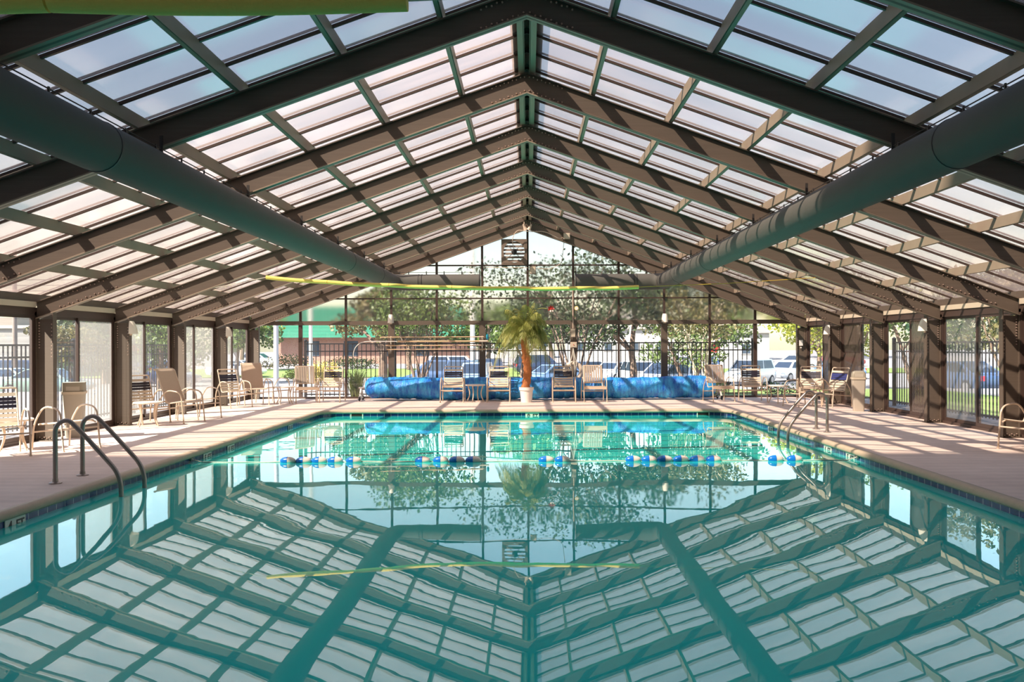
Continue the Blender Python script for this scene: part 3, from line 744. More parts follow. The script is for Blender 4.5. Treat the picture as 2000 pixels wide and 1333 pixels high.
# ------------------------------------------------------------------ chairs and tables
R_T = 0.0125
def side_frames(t, w=0.285):
    for s in (-1, 1):
        x = s * w
        pts = fillet([(x, -0.30, 0.0), (x, -0.235, 0.58), (x, 0.10, 0.62), (x, 0.30, 0.36), (x, 0.33, 0.0)], 0.13, 6)
        MB().tube(pts, R_T, 8).build('side_frame', M['frame_w'], t, True)
        MB().lathe([(0.018, 0), (0.018, 0.02)], (x, -0.30, 0), 8).build('foot_cap', M['frame_w'], t)
def body_frame(t, top=0.88, w=0.235):
    for s in (-1, 1):
        x = s * w
        MB().tube(fillet([(x, -0.27, 0.37), (x, -0.20, 0.395), (x, 0.14, 0.35), (x, 0.30, top - 0.02)], 0.06, 5), R_T, 8).build('rail', M['frame_w'], t, True)
    MB().tube(fillet([(-w, 0.295, top - 0.06), (-w, 0.31, top), (w, 0.31, top), (w, 0.295, top - 0.06)], 0.06, 6), R_T, 8).build('top_hoop', M['frame_w'], t, True)
    MB().tube([(-0.285, -0.265, 0.30), (0.285, -0.265, 0.30)], R_T * 0.9, 8).build('front_stretcher', M['frame_w'], t, True)
    MB().tube([(-0.285, 0.315, 0.25), (0.285, 0.315, 0.25)], R_T * 0.9, 8).build('rear_stretcher', M['frame_w'], t, True)
def back_pt(f, top=0.88):
    return 0.14 + (0.30 - 0.14) * f, 0.35 + (top - 0.02 - 0.35) * f
def strap(t, name, y, z, ny, nz, w, m, hw=0.243):
    """flat vinyl strap wrapped round both rails; (ny,nz) runs along the rail"""
    b = MB(); px, pz = ny * w / 2, nz * w / 2; ox, oz = -nz * 0.008, ny * 0.008
    n = 6; rows = []
    for k in range(n + 1):
        x = -hw + 2 * hw * k / n; sag = 0.010 * math.sin(PI * k / n)
        for q in (-1, 1):
            for e in (-1, 1):
                rows.append((x, y + q * px + e * ox * 0.35 - ox * sag * 0, z + q * pz + e * oz * 0.35 - sag * abs(ny)))
    fs = []
    for k in range(n):
        o = 4 * k; fs += [(o, o + 4, o + 6, o + 2), (o + 1, o + 3, o + 7, o + 5), (o, o + 1, o + 5, o + 4), (o + 2, o + 6, o + 7, o + 3)]
    fs += [(0, 2, 3, 1), (4 * n, 4 * n + 1, 4 * n + 3, 4 * n + 2)]
    b.add(rows, fs); return b.build(name, m, t)
def strap_chair(dark):
    t = thing('strap_chair', 'x', 'chair'); side_frames(t); body_frame(t)
    for k in range(6):
        f = k / 5; strap(t, 'seat_strap', -0.215 + 0.33 * f, 0.405 - 0.042 * f, 1, -0.12, 0.048, M['vinyl'])
    fs_ = [0.10, 0.215, 0.33, 0.445, 0.56, 0.66, 0.75, 0.87]
    for k, f in enumerate(fs_):
        y, z = back_pt(f); dk = k in (4, 5, 6)
        o = strap(t, 'back_strap', y - 0.004, z, 0.3, 0.954, 0.044 if dk else 0.046, dark if dk else M['vinyl'])
        if dk: o['label'] = 'dark blue strap'
    return t
def low_seat():
    t = thing('hoop_arm_seat', 'x', 'chair'); side_frames(t)
    for s in (-1, 1):
        MB().tube(fillet([(s * 0.235, -0.27, 0.37), (s * 0.235, -0.2, 0.395), (s * 0.235, 0.20, 0.36)], 0.06, 5), R_T, 8).build('rail', M['frame_w'], t, True)
    for y, z in ((-0.265, 0.30), (0.20, 0.36), (0.315, 0.25)):
        MB().tube([(-0.285, y, z), (0.285, y, z)], R_T * 0.9, 8).build('stretcher', M['frame_w'], t, True)
    for k in range(7):
        f = k / 6; strap(t, 'seat_strap', -0.215 + 0.39 * f, 0.405 - 0.045 * f, 1, -0.12, 0.05, M['vinyl'])
    return t
def slat_chair():
    t = thing('lounge_chair', 'x', 'chair'); side_frames(t)
    for s in (-1, 1):
        MB().tube(fillet([(s * 0.235, -0.27, 0.37), (s * 0.235, -0.2, 0.395), (s * 0.235, 0.14, 0.35), (s * 0.235, 0.32, 0.90)], 0.06, 5), R_T, 8).build('rail', M['frame_w'], t, True)
    MB().box(-0.285, 0.285, -0.285, -0.25, 0.32, 0.39).build('front_rail', M['frame_w'], t)
    MB().tube([(-0.285, 0.315, 0.25), (0.285, 0.315, 0.25)], R_T, 8).build('rear_stretcher', M['frame_w'], t, True)
    for k in range(6):
        f = k / 5; strap(t, 'seat_strap', -0.215 + 0.33 * f, 0.405 - 0.042 * f, 1, -0.12, 0.05, M['vinyl'])
    for k in range(8):
        x = -0.205 + 0.41 * k / 7; y0, z0 = 0.18, 0.47; y1, z1 = 0.315, 0.895
        MB().beam((x, y0 - 0.01, z0), (x, y1 - 0.01, z1), 0.048, 0.006, up=(0, -1, 0.3)).build('back_slat', M['taupe'], t)
    for (yy, zz) in ((0.18, 0.47), (0.315, 0.90)):
        MB().tube([(-0.235, yy, zz), (0.235, yy, zz)], R_T, 8).build('back_rail', M['frame_w'], t, True)
    return t
def sling_chair():
    t = thing('sling_chair', 'x', 'chair'); side_frames(t)
    prof = fillet([(0, -0.28, 0.40), (0, -0.22, 0.41), (0, 0.12, 0.36), (0, 0.36, 0.98), (0, 0.42, 1.0)], 0.09, 6)
    for s in (-1, 1):
        MB().tube([(s * 0.24, p[1], p[2]) for p in prof], R_T, 8).build('rail', M['frame_w'], t, True)
    m = MB(); vs = []; n = len(prof)
    for x in (-0.232, 0.232):
        for e in (-0.004, 0.004):
            vs += [(x, p[1] + e, p[2] + e) for p in prof]
    fs = []
    for k in range(n - 1):
        fs += [(k, k + 1, 2 * n + k + 1, 2 * n + k), (n + k, 3 * n + k, 3 * n + k + 1, n + k + 1), (k, n + k, n + k + 1, k + 1), (2 * n + k, 2 * n + k + 1, 3 * n + k + 1, 3 * n + k)]
    fs += [(0, 2 * n, 3 * n, n), (n - 1, 2 * n - 1, 4 * n - 1, 3 * n - 1)]
    m.add(vs, fs); m.build('sling', M['sling'], t, True)
    for (yy, zz) in ((-0.28, 0.39), (0.41, 1.0)):
        MB().tube([(-0.24, yy, zz), (0.24, yy, zz)], R_T, 8).build('cross_rail', M['frame_w'], t, True)
    MB().tube([(-0.285, 0.315, 0.25), (0.285, 0.315, 0.25)], R_T, 8).build('rear_stretcher', M['frame_w'], t, True)
    return t
def side_table():
    t = thing('side_table', 'x', 'table')
    MB().lathe([(0.235, 0.0), (0.25, 0.008), (0.25, 0.026), (0.235, 0.034)], (0, 0, 0.405), 28).build('table_top', M['table'], t, True)
    for k in range(4):
        a = PI / 4 + PI / 2 * k + 0.2
        c, s = math.cos(a), math.sin(a)
        pts = fillet([(c * 0.20, s * 0.20, 0.405), (c * 0.135, s * 0.135, 0.20), (c * 0.225, s * 0.225, 0.0)], 0.16, 6)
        MB().tube(pts, 0.013, 8).build('leg', M['frame_w'], t, True)
    return t
D = math.radians
p_strap = strap_chair(M['navy']); freeze(p_strap); u_strap = [False]
p_blue = strap_chair(M['blue_strap']); freeze(p_blue); u_blue = [False]
p_low = low_seat(); freeze(p_low); u_low = [False]
p_slat = slat_chair(); freeze(p_slat); u_slat = [False]
p_sling = sling_chair(); freeze(p_sling); u_sling = [False]
p_table = side_table(); freeze(p_table); u_table = [False]
GA, GB, GC, GD = 'chairs along the glass gable', 'chairs in the sunny far corner', 'chairs along the sunny side', 'chairs in the shaded far corner'
def S(x, y, a, l, g): place(p_strap, u_strap, (x, y, 0), D(a), l, g)
def B(x, y, a, l, g): place(p_low, u_low, (x, y, 0), D(a), l, g)
def V(x, y, a, l, g): place(p_slat, u_slat, (x, y, 0), D(a), l, g)
def G(x, y, a, l, g): place(p_sling, u_sling, (x, y, 0), D(a), l, g)
def T(x, y, l, g='round side tables'): place(p_table, u_table, (x, y, 0), 0.3, l, g)
S(-1.90, 21.33, 0, 'strap chair before the blue cover reel, on one side of the small table', GA)
S(-0.74, 21.33, 0, 'strap chair between the small table and the potted palm', GA)
S(0.90, 21.30, 0, 'strap chair in front of the life ring', GA)
V(1.66, 21.25, 3, 'vertical slat chair beside the one in front of the life ring', GA)
V(4.78, 21.15, 12, 'vertical slat chair covering the shaded end of the blue reel', GA)
S(5.62, 21.10, -2, 'strap chair between the reel end and the corner side table', GA)
S(-5.02, 21.55, 0, 'strap chair by the ornamental grass, nearest the reel on sunny side', GA)
V(-5.60, 21.33, 22, 'vertical slat chair in the sunny corner beside the yellow bushes view', GB)
S(-6.86, 19.72, 52, 'strap chair tucked against the second sunny side post', GB)
G(-6.66, 20.55, 30, 'tan high-back sling chair in the sunny far corner', GB)
T(-5.97, 20.72, 'round side table in the sunny far corner by the slat chair')
B(-6.44, 21.40, 62, 'low hoop-arm seat between the corner sling chair and the corner side table', GB)
S(-7.12, 15.78, 58, 'strap chair under the sconce on the sunny side, beside sling chair', GC)
T(-6.83, 15.18, 'round side table before the sling chair midway along the sunny side')
G(-6.52, 15.88, 72, 'tan high-back sling chair midway along the sunny side', GC)
B(-6.52, 16.75, 62, 'low hoop-arm seat behind the sling chair midway along the sunny side', GC)
S(-6.93, 11.10, 42, 'strap chair at the very edge, closest to the camera on sunny side', GC)
B(-6.46, 11.84, 66, 'low hoop-arm seat right in front of the large beige bin', GC)
T(-7.14, 11.72, 'round side table among the seats nearest the beige bin')
T(-1.33, 21.35, 'small round table between two chairs before the blue reel')
T(6.05, 20.45, 'round side table in the shaded far corner')
B(6.28, 19.40, -70, 'low hoop-arm seat just behind the ladder in the shaded corner', GD)
S(6.74, 20.16, -22, 'strap chair in the middle of the shaded corner trio', GD)
place(p_blue, u_blue, (6.92, 19.25, 0), D(-62), 'strap chair with bright blue back straps by the thermostat post', GD)
S(6.78, 11.35, -68, 'lone strap chair on the shaded side, cut off by the frame', 'lone chair')

# ------------------------------------------------------------------ bins
def bin_(x, y, rz, w, h, label, dome):
    t = thing('trash_bin', label, 'trash bin', (x, y, 0), rz, 'beige trash bins')
    def rr(hw, z, n=5, r=0.03):
        out = []
        for cx, cy, a0 in ((hw - r, hw - r, 0), (-hw + r, hw - r, PI / 2), (-hw + r, -hw + r, PI), (hw - r, -hw + r, 1.5 * PI)):
            for k in range(n): a = a0 + PI / 2 * k / (n - 1); out.append((cx + r * math.cos(a), cy + r * math.sin(a), z))
        return out
    def loft(rows):
        n = len(rows[0]); vs = [p for r_ in rows for p in r_]; fs = []
        for i in range(len(rows) - 1):
            for k in range(n): fs.append((i * n + k, i * n + (k + 1) % n, (i + 1) * n + (k + 1) % n, (i + 1) * n + k))
        fs.append(tuple(range(n))); fs.append(tuple(range((len(rows) - 1) * n, len(rows) * n)))
        m = MB(); m.add(vs, fs); return m
    hw = w / 2
    loft([rr(hw * 0.74, 0), rr(hw * 0.94, h * 0.82)]).build('body', M['bin'], t, True)
    loft([rr(hw * 1.02, h * 0.79, r=0.035), rr(hw * 1.04, h * 0.835, r=0.035)]).build('rim', M['cream'], t, True)
    if dome: loft([rr(hw * 0.95, h * 0.835), rr(hw * 0.93, h * 0.93), rr(hw * 0.8, h * 0.98), rr(hw * 0.5, h)]).build('lid', M['bin_lid'], t, True)
    else:
        loft([rr(hw * 0.95, h * 0.835), rr(hw * 0.95, h)]).build('lid', M['bin_lid'], t, True)
    MB().box(-hw * 0.6, hw * 0.6, -hw * 0.965, -hw * 0.945, h * 0.85, h * 0.93).build('flap', M['bin'], t)
bin_(-7.17, 13.35, D(20), 0.32, 0.87, 'large beige trash bin against the sunny side windows', False)
bin_(7.02, 17.95, D(-15), 0.29, 0.86, 'slim grey-beige trash bin against the shaded side windows', True)

# ------------------------------------------------------------------ potted palm
t = thing('potted_palm', 'potted palm with orange-brown trunk in a white pot before the gable', 'potted palm', (-0.04, 21.15, 0))
MB().lathe([(0.135, 0), (0.165, 0.30), (0.182, 0.30), (0.188, 0.375), (0.172, 0.375), (0.165, 0.33)], (0, 0, 0), 28).build('pot', M['pot'], t, True)
MB().lathe([(0.16, 0.31), (0.10, 0.345)], (0, 0, 0), 20).build('soil', M['soil'], t, True)
tp = []; tr_ = []
for k in range(26):
    f = k / 25; tp.append((-0.03 + 0.05 * math.sin(f * 5.0) + 0.02 * f, 0.02 * math.cos(4 * f), 0.33 + 1.42 * f))
    tr_.append((0.108 - 0.03 * f) * (1 + 0.10 * math.sin(k * 2.3) + (0.25 if 11 < k < 15 else 0)))
MB().tube(tp, tr_, 14).build('trunk', M['trunk_palm'], t, True)
rnd = random.Random(3)
top = Vector(tp[-1])
def frond(az, lean, length, droop):
    """one arching palm frond: rachis plus thin hanging leaflets"""
    vs, fs = [], []
    n = 18; pts = []
    for k in range(n + 1):
        s = k / n; r = length * (math.sin(lean) * s + 0.10 * s * s) * (1 - 0.22 * s * droop)
        z = length * (math.cos(lean) * s - droop * s ** 2.1)
        pts.append(top + Vector((math.cos(az) * r, math.sin(az) * r, z)))
    P, Tn, Nn = frames_along(pts)
    def tri(a, b, c, d): o = len(vs); vs.extend([tuple(a), tuple(b), tuple(c), tuple(d)]); fs.append((o, o + 1, o + 2, o + 3))
    side0 = Vector((-math.sin(az), math.cos(az), 0))
    for k in range(n):
        w = 0.008 * (1 - k / n) + 0.003
        tri(P[k] - side0 * w, P[k] + side0 * w, P[k + 1] + side0 * w * .8, P[k + 1] - side0 * w * .8)
    m = 60
    for k in range(3, m):
        s = k / m; i = min(n - 1, int(s * n)); fr = s * n - i; p = P[i].lerp(P[i + 1], fr); tdir = Tn[i]
        ll = (0.20 + 0.17 * math.sin(PI * min(1, s * 1.05))) * rnd.uniform(0.8, 1.15)
        for sd in (-1, 1):
            d0 = (side0 * sd * 0.75 + tdir * 0.55 + Vector((0, 0, -0.55 + rnd.uniform(-.25, .2)))).normalized()
            p1 = p + d0 * ll * 0.45; p2 = p1 + (d0 * 0.35 + Vector((0, 0, -0.85))).normalized() * ll * 0.6
            wv = tdir * 0.006
            tri(p - wv * .6, p + wv * .6, p1 + wv, p1 - wv); tri(p1 - wv, p1 + wv, p2 + wv * .15, p2 - wv * .15)
    raw('frond', vs, fs, M['frond'], t)
for k in range(30):
    az = k * 2.399 + rnd.uniform(-.15, .15); tier = k / 29
    frond(az, 0.15 + 1.15 * tier ** 0.9, rnd.uniform(0.88, 1.18), 0.28 + 1.15 * tier)
fl_ = MB().tube(fillet([(0.02, 0, 1.73), (0.15, -0.05, 2.30), (0.42, -0.08, 2.36), (0.62, -0.1, 2.30)], 0.2, 6), 0.008, 6)
st = fl_.build('flower_stem', M['frond'], t)
fm = MB()
for k in range(7):
    a = 2 * PI * k / 7; c = Vector((0.62, -0.12, 2.33))
    d = Vector((math.cos(a), 0, math.sin(a))); e = Vector((-math.sin(a), 0, math.cos(a)))
    fm.add([c, c + d * 0.045 + e * 0.03, c + d * 0.095 + Vector((0, -0.03, 0)), c + d * 0.045 - e * 0.03], [(0, 1, 2, 3)], 0 if k < 5 else 1)
fm.lathe([(0.02, -0.03), (0.035, 0.0), (0.02, 0.03)], (0.62, -0.12, 2.33), 10, 0, 'Y')
o = fm.build('flower', [M['red'], M['pale']], t); o['label'] = 'red artificial flower'

# ------------------------------------------------------------------ cover reel
t = thing('cover_reel', 'long roll of bright blue bubble pool cover on a reel by the gable', 'pool cover reel', (0, 21.98, 0))
rnd = random.Random(11); nL, nR = 150, 28; x0, x1 = -4.22, 4.86; vs = []; fs = []
ph = [rnd.uniform(0, 6.28) for _ in range(12)]
for i in range(nL + 1):
    x = x0 + (x1 - x0) * i / nL
    e = min(i, nL - i); shrink = 0.55 + 0.45 * min(1, e / 3.0) ** 0.5
    for k in range(nR):
        a = 2 * PI * k / nR
        r = 0.272 * shrink + 0.012 * math.sin(3 * a + x * 1.3 + ph[0]) + 0.008 * math.sin(x * 9 + 2 * a + ph[1]) + 0.007 * math.sin(x * 21 + ph[2] + 5 * a) + 0.006 * math.sin(x * 37 + 3 * a) + rnd.uniform(-.005, .005)
        r += 0.010 * math.sin(x * 0.9 + ph[3])
        vs.append((x, r * math.cos(a), 0.315 + r * math.sin(a) * 1.02 - 0.012 * math.cos(x * 0.7)))
for i in range(nL):
    for k in range(nR): fs.append((i * nR + k, i * nR + (k + 1) % nR, (i + 1) * nR + (k + 1) % nR, (i + 1) * nR + k))
fs.append(tuple(range(nR - 1, -1, -1))); fs.append(tuple(range(nL * nR, (nL + 1) * nR)))
raw('bubble_cover', vs, fs, M['cover'], t, smooth=True)
MB().tube([(x0 - 0.18, 0, 0.315), (x1 + 0.18, 0, 0.315)], 0.04, 12).build('axle', M['stainless'], t, True)
for x in (x0 - 0.12, x1 + 0.12):
    s = MB(); s.beam((x, 0, 0.33), (x, -0.26, 0.06), 0.03, 0.04, up=(1, 0, 0)); s.beam((x, 0, 0.33), (x, 0.26, 0.06), 0.03, 0.04, up=(1, 0, 0)); s.box(x - 0.02, x + 0.02, -0.28, 0.28, 0.05, 0.085)
    s.build('stand', M['pole_w'], t)
    for y in (-0.24, 0.24):
        MB().lathe([(0.045, -0.02), (0.055, -0.012), (0.055, 0.012), (0.045, 0.02)], (x, y, 0.056), 16, axis='X').build('wheel', M['tyre'], t, True)

# ------------------------------------------------------------------ fittings on the gable
YG = YE - 0.02
def gz(px, py): return ((px - 1031) / 1650 * YE, 1.44 + (673 - py + 0.0035 * (px - 1031)) / 1650 * YE)
t = thing('exhaust_fan', 'square louvered exhaust fan high in the gable', 'fan', (-0.36, YG - 0.02, 3.93))
fm = MB(); h = 0.345
fm.box(-h, h, -0.03, 0.0, h - 0.05, h).box(-h, h, -0.03, 0.0, -h, -h + 0.05).box(-h, -h + 0.05, -0.03, 0.0, -h + .05, h - .05).box(h - 0.05, h, -0.03, 0.0, -h + .05, h - .05)
fm.build('housing', M['fan'], t)
n = 32; vs = []; fs = []
for k in range(n):
    a = 2 * PI * k / n
    c, s = math.cos(a), math.sin(a); m_ = max(abs(c), abs(s))
    for yy in (-0.035, -0.028): vs += [(0.285 * c, yy, 0.285 * s), (0.30 * c / m_, yy, 0.30 * s / m_)]
for k in range(n):
    o = 4 * k; q = 4 * ((k + 1) % n); fs += [(o, o + 1, q + 1, q), (o + 2, q + 2, q + 3, o + 3), (o, q, q + 2, o + 2)]
raw('shroud', vs, fs, M['fan'], t)
for k in range(6):
    z = -0.24 + 0.098 * k; MB().beam((-0.29, 0.0, z), (0.29, 0.0, z), 0.062, 0.006, up=(0, -0.94, 0.34)).build('louver', M['fan'], t)
MB().lathe([(0.05, 0.0), (0.075, -0.03), (0.075, -0.11), (0.05, -0.13)], (0, -0.03, 0), 16, axis='Y').build('motor', M['black'], t, True)
fb = MB()
for k in range(4):
    a = PI / 4 + PI / 2 * k; fb.beam((0.06 * math.cos(a), -0.05, 0.06 * math.sin(a)), (0.30 * math.cos(a), -0.035, 0.30 * math.sin(a)), 0.014, 0.006, up=(0, 1, 0))
fb.build('bracket', M['fan'], t)

for x, ang, lab in ((-0.09, -0.45, 'small floodlight under the ridge at the gable, tilted toward the fan side'), (0.08, 0.45, 'small floodlight under the ridge at the gable, tilted away from the fan')):
    t = thing('flood_light', lab, 'flood light', (x, YF[0] - 0.09, 4.60), 0, 'ridge floodlights')
    MB().lathe([(0.02, 0.06), (0.03, 0.0), (0.045, -0.06), (0.062, -0.10), (0.058, -0.105)], (0, 0, 0), 14).build('lamp_head', M['box_beige'], t, True).rotation_euler = (0.3, ang, 0)
    MB().tube([(0, 0, 0.05), (0, 0.03, 0.12)], 0.01, 6).build('bracket', M['box_beige'], t)
cb = MB().tube(fillet([(-0.36, YG - 0.18, 3.98), (-0.42, YG - 0.2, 4.25), (-0.28, YG - 0.22, 4.52), (0.02, YG - 0.24, 4.44), (0.45, YG - 0.24, 4.46), (0.85, YG - 0.22, 4.26), (0.93, YG - 0.1, 4.30), (1.0, YG - 0.08, 4.31)], 0.15, 6), 0.009, 6).build('fan_cable', M['box_beige'])
tag(cb, 'pale flexible cable looping from the fan to the box by the rafter', 'cable')
def box_thing(name, label, cat, x, z, w, h, d, m, ylo=None, extra=None, group=None):
    y = (YG - 0.04) if ylo is None else ylo
    t = thing(name, label, cat, (x, y, z), 0, group)
    MB().box(-w / 2, w / 2, -d, 0, -h / 2, h / 2).build('case', m, t)
    if extra: extra(t, w, h, d)
    return t
def lid_(t, w, h, d): MB().box(-w * .42, w * .42, -d - 0.006, -d, -h * .42, h * .42).build('cover_plate', M['cream'], t)
def knob_(t, w, h, d):
    lid_(t, w, h, d); MB().lathe([(0.012, -d - 0.02), (0.012, -d)], (0, 0, 0), 10, axis='Y').build('button', M['red'], t)
x, z = gz(1107, 463); box_thing('junction_box', 'beige electrical box high under the rafter beside the gable apex', 'electrical box', x, z, 0.17, 0.16, 0.07, M['box_beige'], YG - 0.10, lid_, 'gable electrical boxes')
x, z = gz(1041, 528); box_thing('junction_box', 'brownish electrical box just below the fan on the centre mullion', 'electrical box', x, z, 0.17, 0.22, 0.05, M['box_grey'], None, lid_, 'gable electrical boxes')
x, z = gz(1119, 651); box_thing('breaker_box', 'grey narrow electrical box on the column above the life ring', 'electrical box', x, z, 0.13, 0.24, 0.06, M['box_grey'], YG - 0.045, lid_)
x, z = gz(1120, 674); box_thing('call_box', 'beige box with red button on the column above the life ring', 'call box', x, z, 0.17, 0.15, 0.06, M['box_beige'], YG - 0.045, knob_)
x, z = gz(1119, 600); cd = MB().tube([(x, YG - 0.06, 1.75), (x, YG - 0.06, 3.0)], 0.012, 8).build('conduit', M['box_beige']); tag(cd, 'thin vertical pale conduit above the grey box on the gable column', 'conduit')
cd = MB().tube(fillet([(0.98, YG - 0.06, 4.22), (0.92, YG - 0.05, 3.62), (0.60, YG - 0.05, 3.46), (0.1, YG - 0.05, 3.50), (-1.2, YG - 0.05, 3.52)], 0.12, 5), 0.007, 6).build('conduit', M['box_beige']); tag(cd, 'thin horizontal pale wire running just under the fan across the gable', 'conduit')
x, z = gz(1126, 603)
t = thing('wall_thermometer', 'small round dial with yellow rim high on the gable', 'thermometer', (x, YG - 0.03, z))
MB().lathe([(0.055, 0.0), (0.062, -0.01), (0.055, -0.02)], (0, 0, 0), 20, axis='Y').build('rim', mat('yellow_dial_rim', srgb(222, 200, 120), 0.4), t, True)
MB().lathe([(0.044, -0.018), (0.044, -0.024)], (0, 0, 0), 20, axis='Y').build('face', M['pot'], t)

def sconce(x, y, z, rz, label):
    t = thing('wall_sconce', label, 'wall light', (x, y, z), rz, 'ivory wall sconces')
    m = MB(); n = 10; vs = []
    for (w, d, zz) in ((0.055, 0.05, 0.13), (0.07, 0.085, 0.08), (0.08, 0.115, 0.0), (0.085, 0.13, -0.10)):
        for k in range(n): a = PI * k / (n - 1); vs.append((w * math.cos(a), -d * math.sin(a), zz))
    fs = []
    for i in range(3):
        for k in range(n): fs.append((i * n + k, i * n + (k + 1) % n, (i + 1) * n + (k + 1) % n, (i + 1) * n + k))
    fs.append(tuple(range(n))); fs.append(tuple(range(3 * n, 4 * n))); m.add(vs, fs); m.build('shade', M['sconce'], t, True)
    MB().box(-0.04, 0.04, -0.012, 0.003, -0.13, -0.10).build('back_plate', M['box_beige'], t)
sconce(-W + 0.003, YF[3], 1.76, PI / 2, 'ivory sconce on the sunny side post near the beige bin')
sconce(-W + 0.003, YF[1], 1.76, PI / 2, 'ivory sconce on the sunny side post nearest the gable corner')
sconce(W - 0.003, YF[3], 1.76, -PI / 2, 'ivory sconce on the shaded side post between glass doors')
sconce(W - 0.003, YF[1], 1.76, -PI / 2, 'ivory sconce on the shaded side post by the corner chairs')
x, z = gz(760, 622); sconce(-3.676, YG - 0.045, z, 0, 'ivory sconce on the gable above the hanging poles')
x, z = gz(1300, 624); sconce(3.676, YG - 0.045, z, 0, 'ivory sconce on the gable above the shaded half of the reel')
t = thing('thermostat', 'small white wall control on the shaded corner post', 'thermostat', (7.30, YF[0] - 0.052, 1.46))
MB().box(-0.045, 0.045, -0.03, 0, -0.075, 0.075).build('case', M['pot'], t)
MB().box(-0.02, 0.02, -0.012, 0, -0.14, -0.11).build('sticker', M['pot'], t)

# poles hung on the gable
def pole(x0, x1, z, r, m, label, hook=None):
    t = thing('cleaning_pole', label, 'pool pole', (0, YG - 0.10, z), 0, 'poles hung on the gable')
    MB().tube([(x0, 0, 0), (x1, 0, 0)], r, 10).build('shaft', m, t, True)
    for xx in (x1 - 0.25,): MB().tube([(xx, 0, 0), (xx + 0.22, 0, 0)], r * 1.25, 10).build('grip', M['box_beige'], t, True)
    return t
def gx(px): return (px - 1031) / 1650 * 22.6
t = pole(gx(742), gx(945), gz(850, 657)[1], 0.012, M['pole'], 'topmost tan pole hung on the gable, turquoise net holder at its end')
MB().lathe([(0.05, -0.03), (0.09, 0.0), (0.05, 0.03)], (gx(952), 0, 0.0), 12, axis='X').build('net_holder', M['net'], t)
pole(gx(777), gx(954), gz(850, 665.5)[1], 0.021, M['pole'], 'thick tan pole second from top on the gable, butting the shepherd hook')
pole(gx(753), gx(940), gz(850, 673.5)[1], 0.014, M['pole'], 'tan pole third from top on the gable')
pole(gx(755), gx(977), gz(850, 681)[1], 0.012, M['pole'], 'lowest and longest tan pole hung on the gable')
t = thing('life_hook', 'silver shepherd crook rescue hook hung on the gable beside the poles', 'rescue hook', (0, YG - 0.10, gz(770, 665)[1]))
hk = [(gx(776), 0, 0), (gx(715), 0, 0.0), (gx(702), 0, -0.04), (gx(693), 0, -0.17), (gx(690), 0, -0.30), (gx(690), 0, -0.42)]
MB().tube(fillet(hk, 0.2, 6), 0.011, 8).build('crook', M['pole_w'], t, True)
for x in (-3.676, -1.2255):
    t = thing('pole_rack', 'narrow upright pole rack on the gable column ' + ('under the sconce' if x < -3 else 'near the palm'), 'rack', (x, YG - 0.04, 1.46), 0, 'pole racks')
    MB().box(-0.012, 0.012, -0.012, 0.0, -0.2, 0.22).build('backing', M['pole_w'], t)
    for z in (0.19, 0.075, -0.035, -0.14): MB().box(-0.01, 0.01, -0.09, 0.0, z - 0.02, z - 0.012).build('hook', M['pole_w'], t)

# life ring
t = thing('life_ring', 'off-white life ring hanging on its rope from the gable column', 'life ring', (1.21, YG - 0.17, 0.72))
vs = []; fs = []; n1, n2 = 36, 12
for i in range(n1):
    a = 2 * PI * i / n1
    for k in range(n2):
        b = 2 * PI * k / n2; rr_ = 0.215 + 0.062 * math.cos(b); vs.append((rr_ * math.cos(a), 0.05 * math.sin(b), rr_ * math.sin(a)))
for i in range(n1):
    for k in range(n2): fs.append((i * n2 + k, ((i + 1) % n1) * n2 + k, ((i + 1) % n1) * n2 + (k + 1) % n2, i * n2 + (k + 1) % n2))
raw('ring', vs, fs, M['ring'], t, smooth=True)
rpz = MB()
for s in (-1, 1):
    rpz.tube(fillet([(0, -0.06, 0.62), (s * 0.03, -0.065, 0.42), (s * 0.09, -0.07, 0.25), (s * 0.05, -0.07, 0.0), (s * 0.02, -0.06, -0.28)], 0.1, 4), 0.011, 6)
rpz.tube([(0, -0.06, 0.62), (0.015, -0.06, 0.4), (0.03, -0.07, 0.1), (0.02, -0.07, -0.45)], 0.014, 6)
rpz.build('rope', M['rope'], t, True)
MB().tube([(0, 0.12, 0.62), (0, -0.08, 0.62), (0, -0.09, 0.65)], 0.008, 6).build('hook', M['stainless'], t)

# ------------------------------------------------------------------ outside: ground
def patch(name, x0, x1, y0, y1, m, dz=0.0, nx=2):
    vs = []; fs = []; ny = max(1, int((y1 - y0) / 2.5))
    for j in range(ny + 1):
        y = y0 + (y1 - y0) * j / ny
        for i in range(nx + 1): vs.append((x0 + (x1 - x0) * i / nx, y, ground_z(y) + dz))
    for j in range(ny):
        for i in range(nx): a = j * (nx + 1) + i; fs.append((a, a + 1, a + nx + 2, a + nx + 1))
    return tag(raw(name, vs, fs, m), kind='structure')
patch('parking_ground', -160, 160, YE + 0.16, 220, M['asphalt'])
patch('parking_ground', -160, -7.6, -40, YE + 0.16, M['asphalt'])
patch('parking_ground', 7.6, 160, -40, YE + 0.16, M['asphalt'])
patch('lawn', -45, 0.5, 70, 84, M['lawn'], 0.05)
patch('lawn', 4.6, 13, YE + 0.3, 28.5, M['lawn'], 0.03)
patch('lawn', 9.4, 22, 2, YE + 0.3, M['lawn'], 0.03)
patch('sidewalk', -9, 4.6, YE + 0.3, 24.9, M['concrete'], 0.02)
patch('lawn', 9, 60, 74, 82, M['lawn'], 0.05)
for k in range(9):
    x = -2 + 2.75 * k
    patch('parking_line', x, x + 0.12, 48.5, 54, M['line'], 0.02, 1)

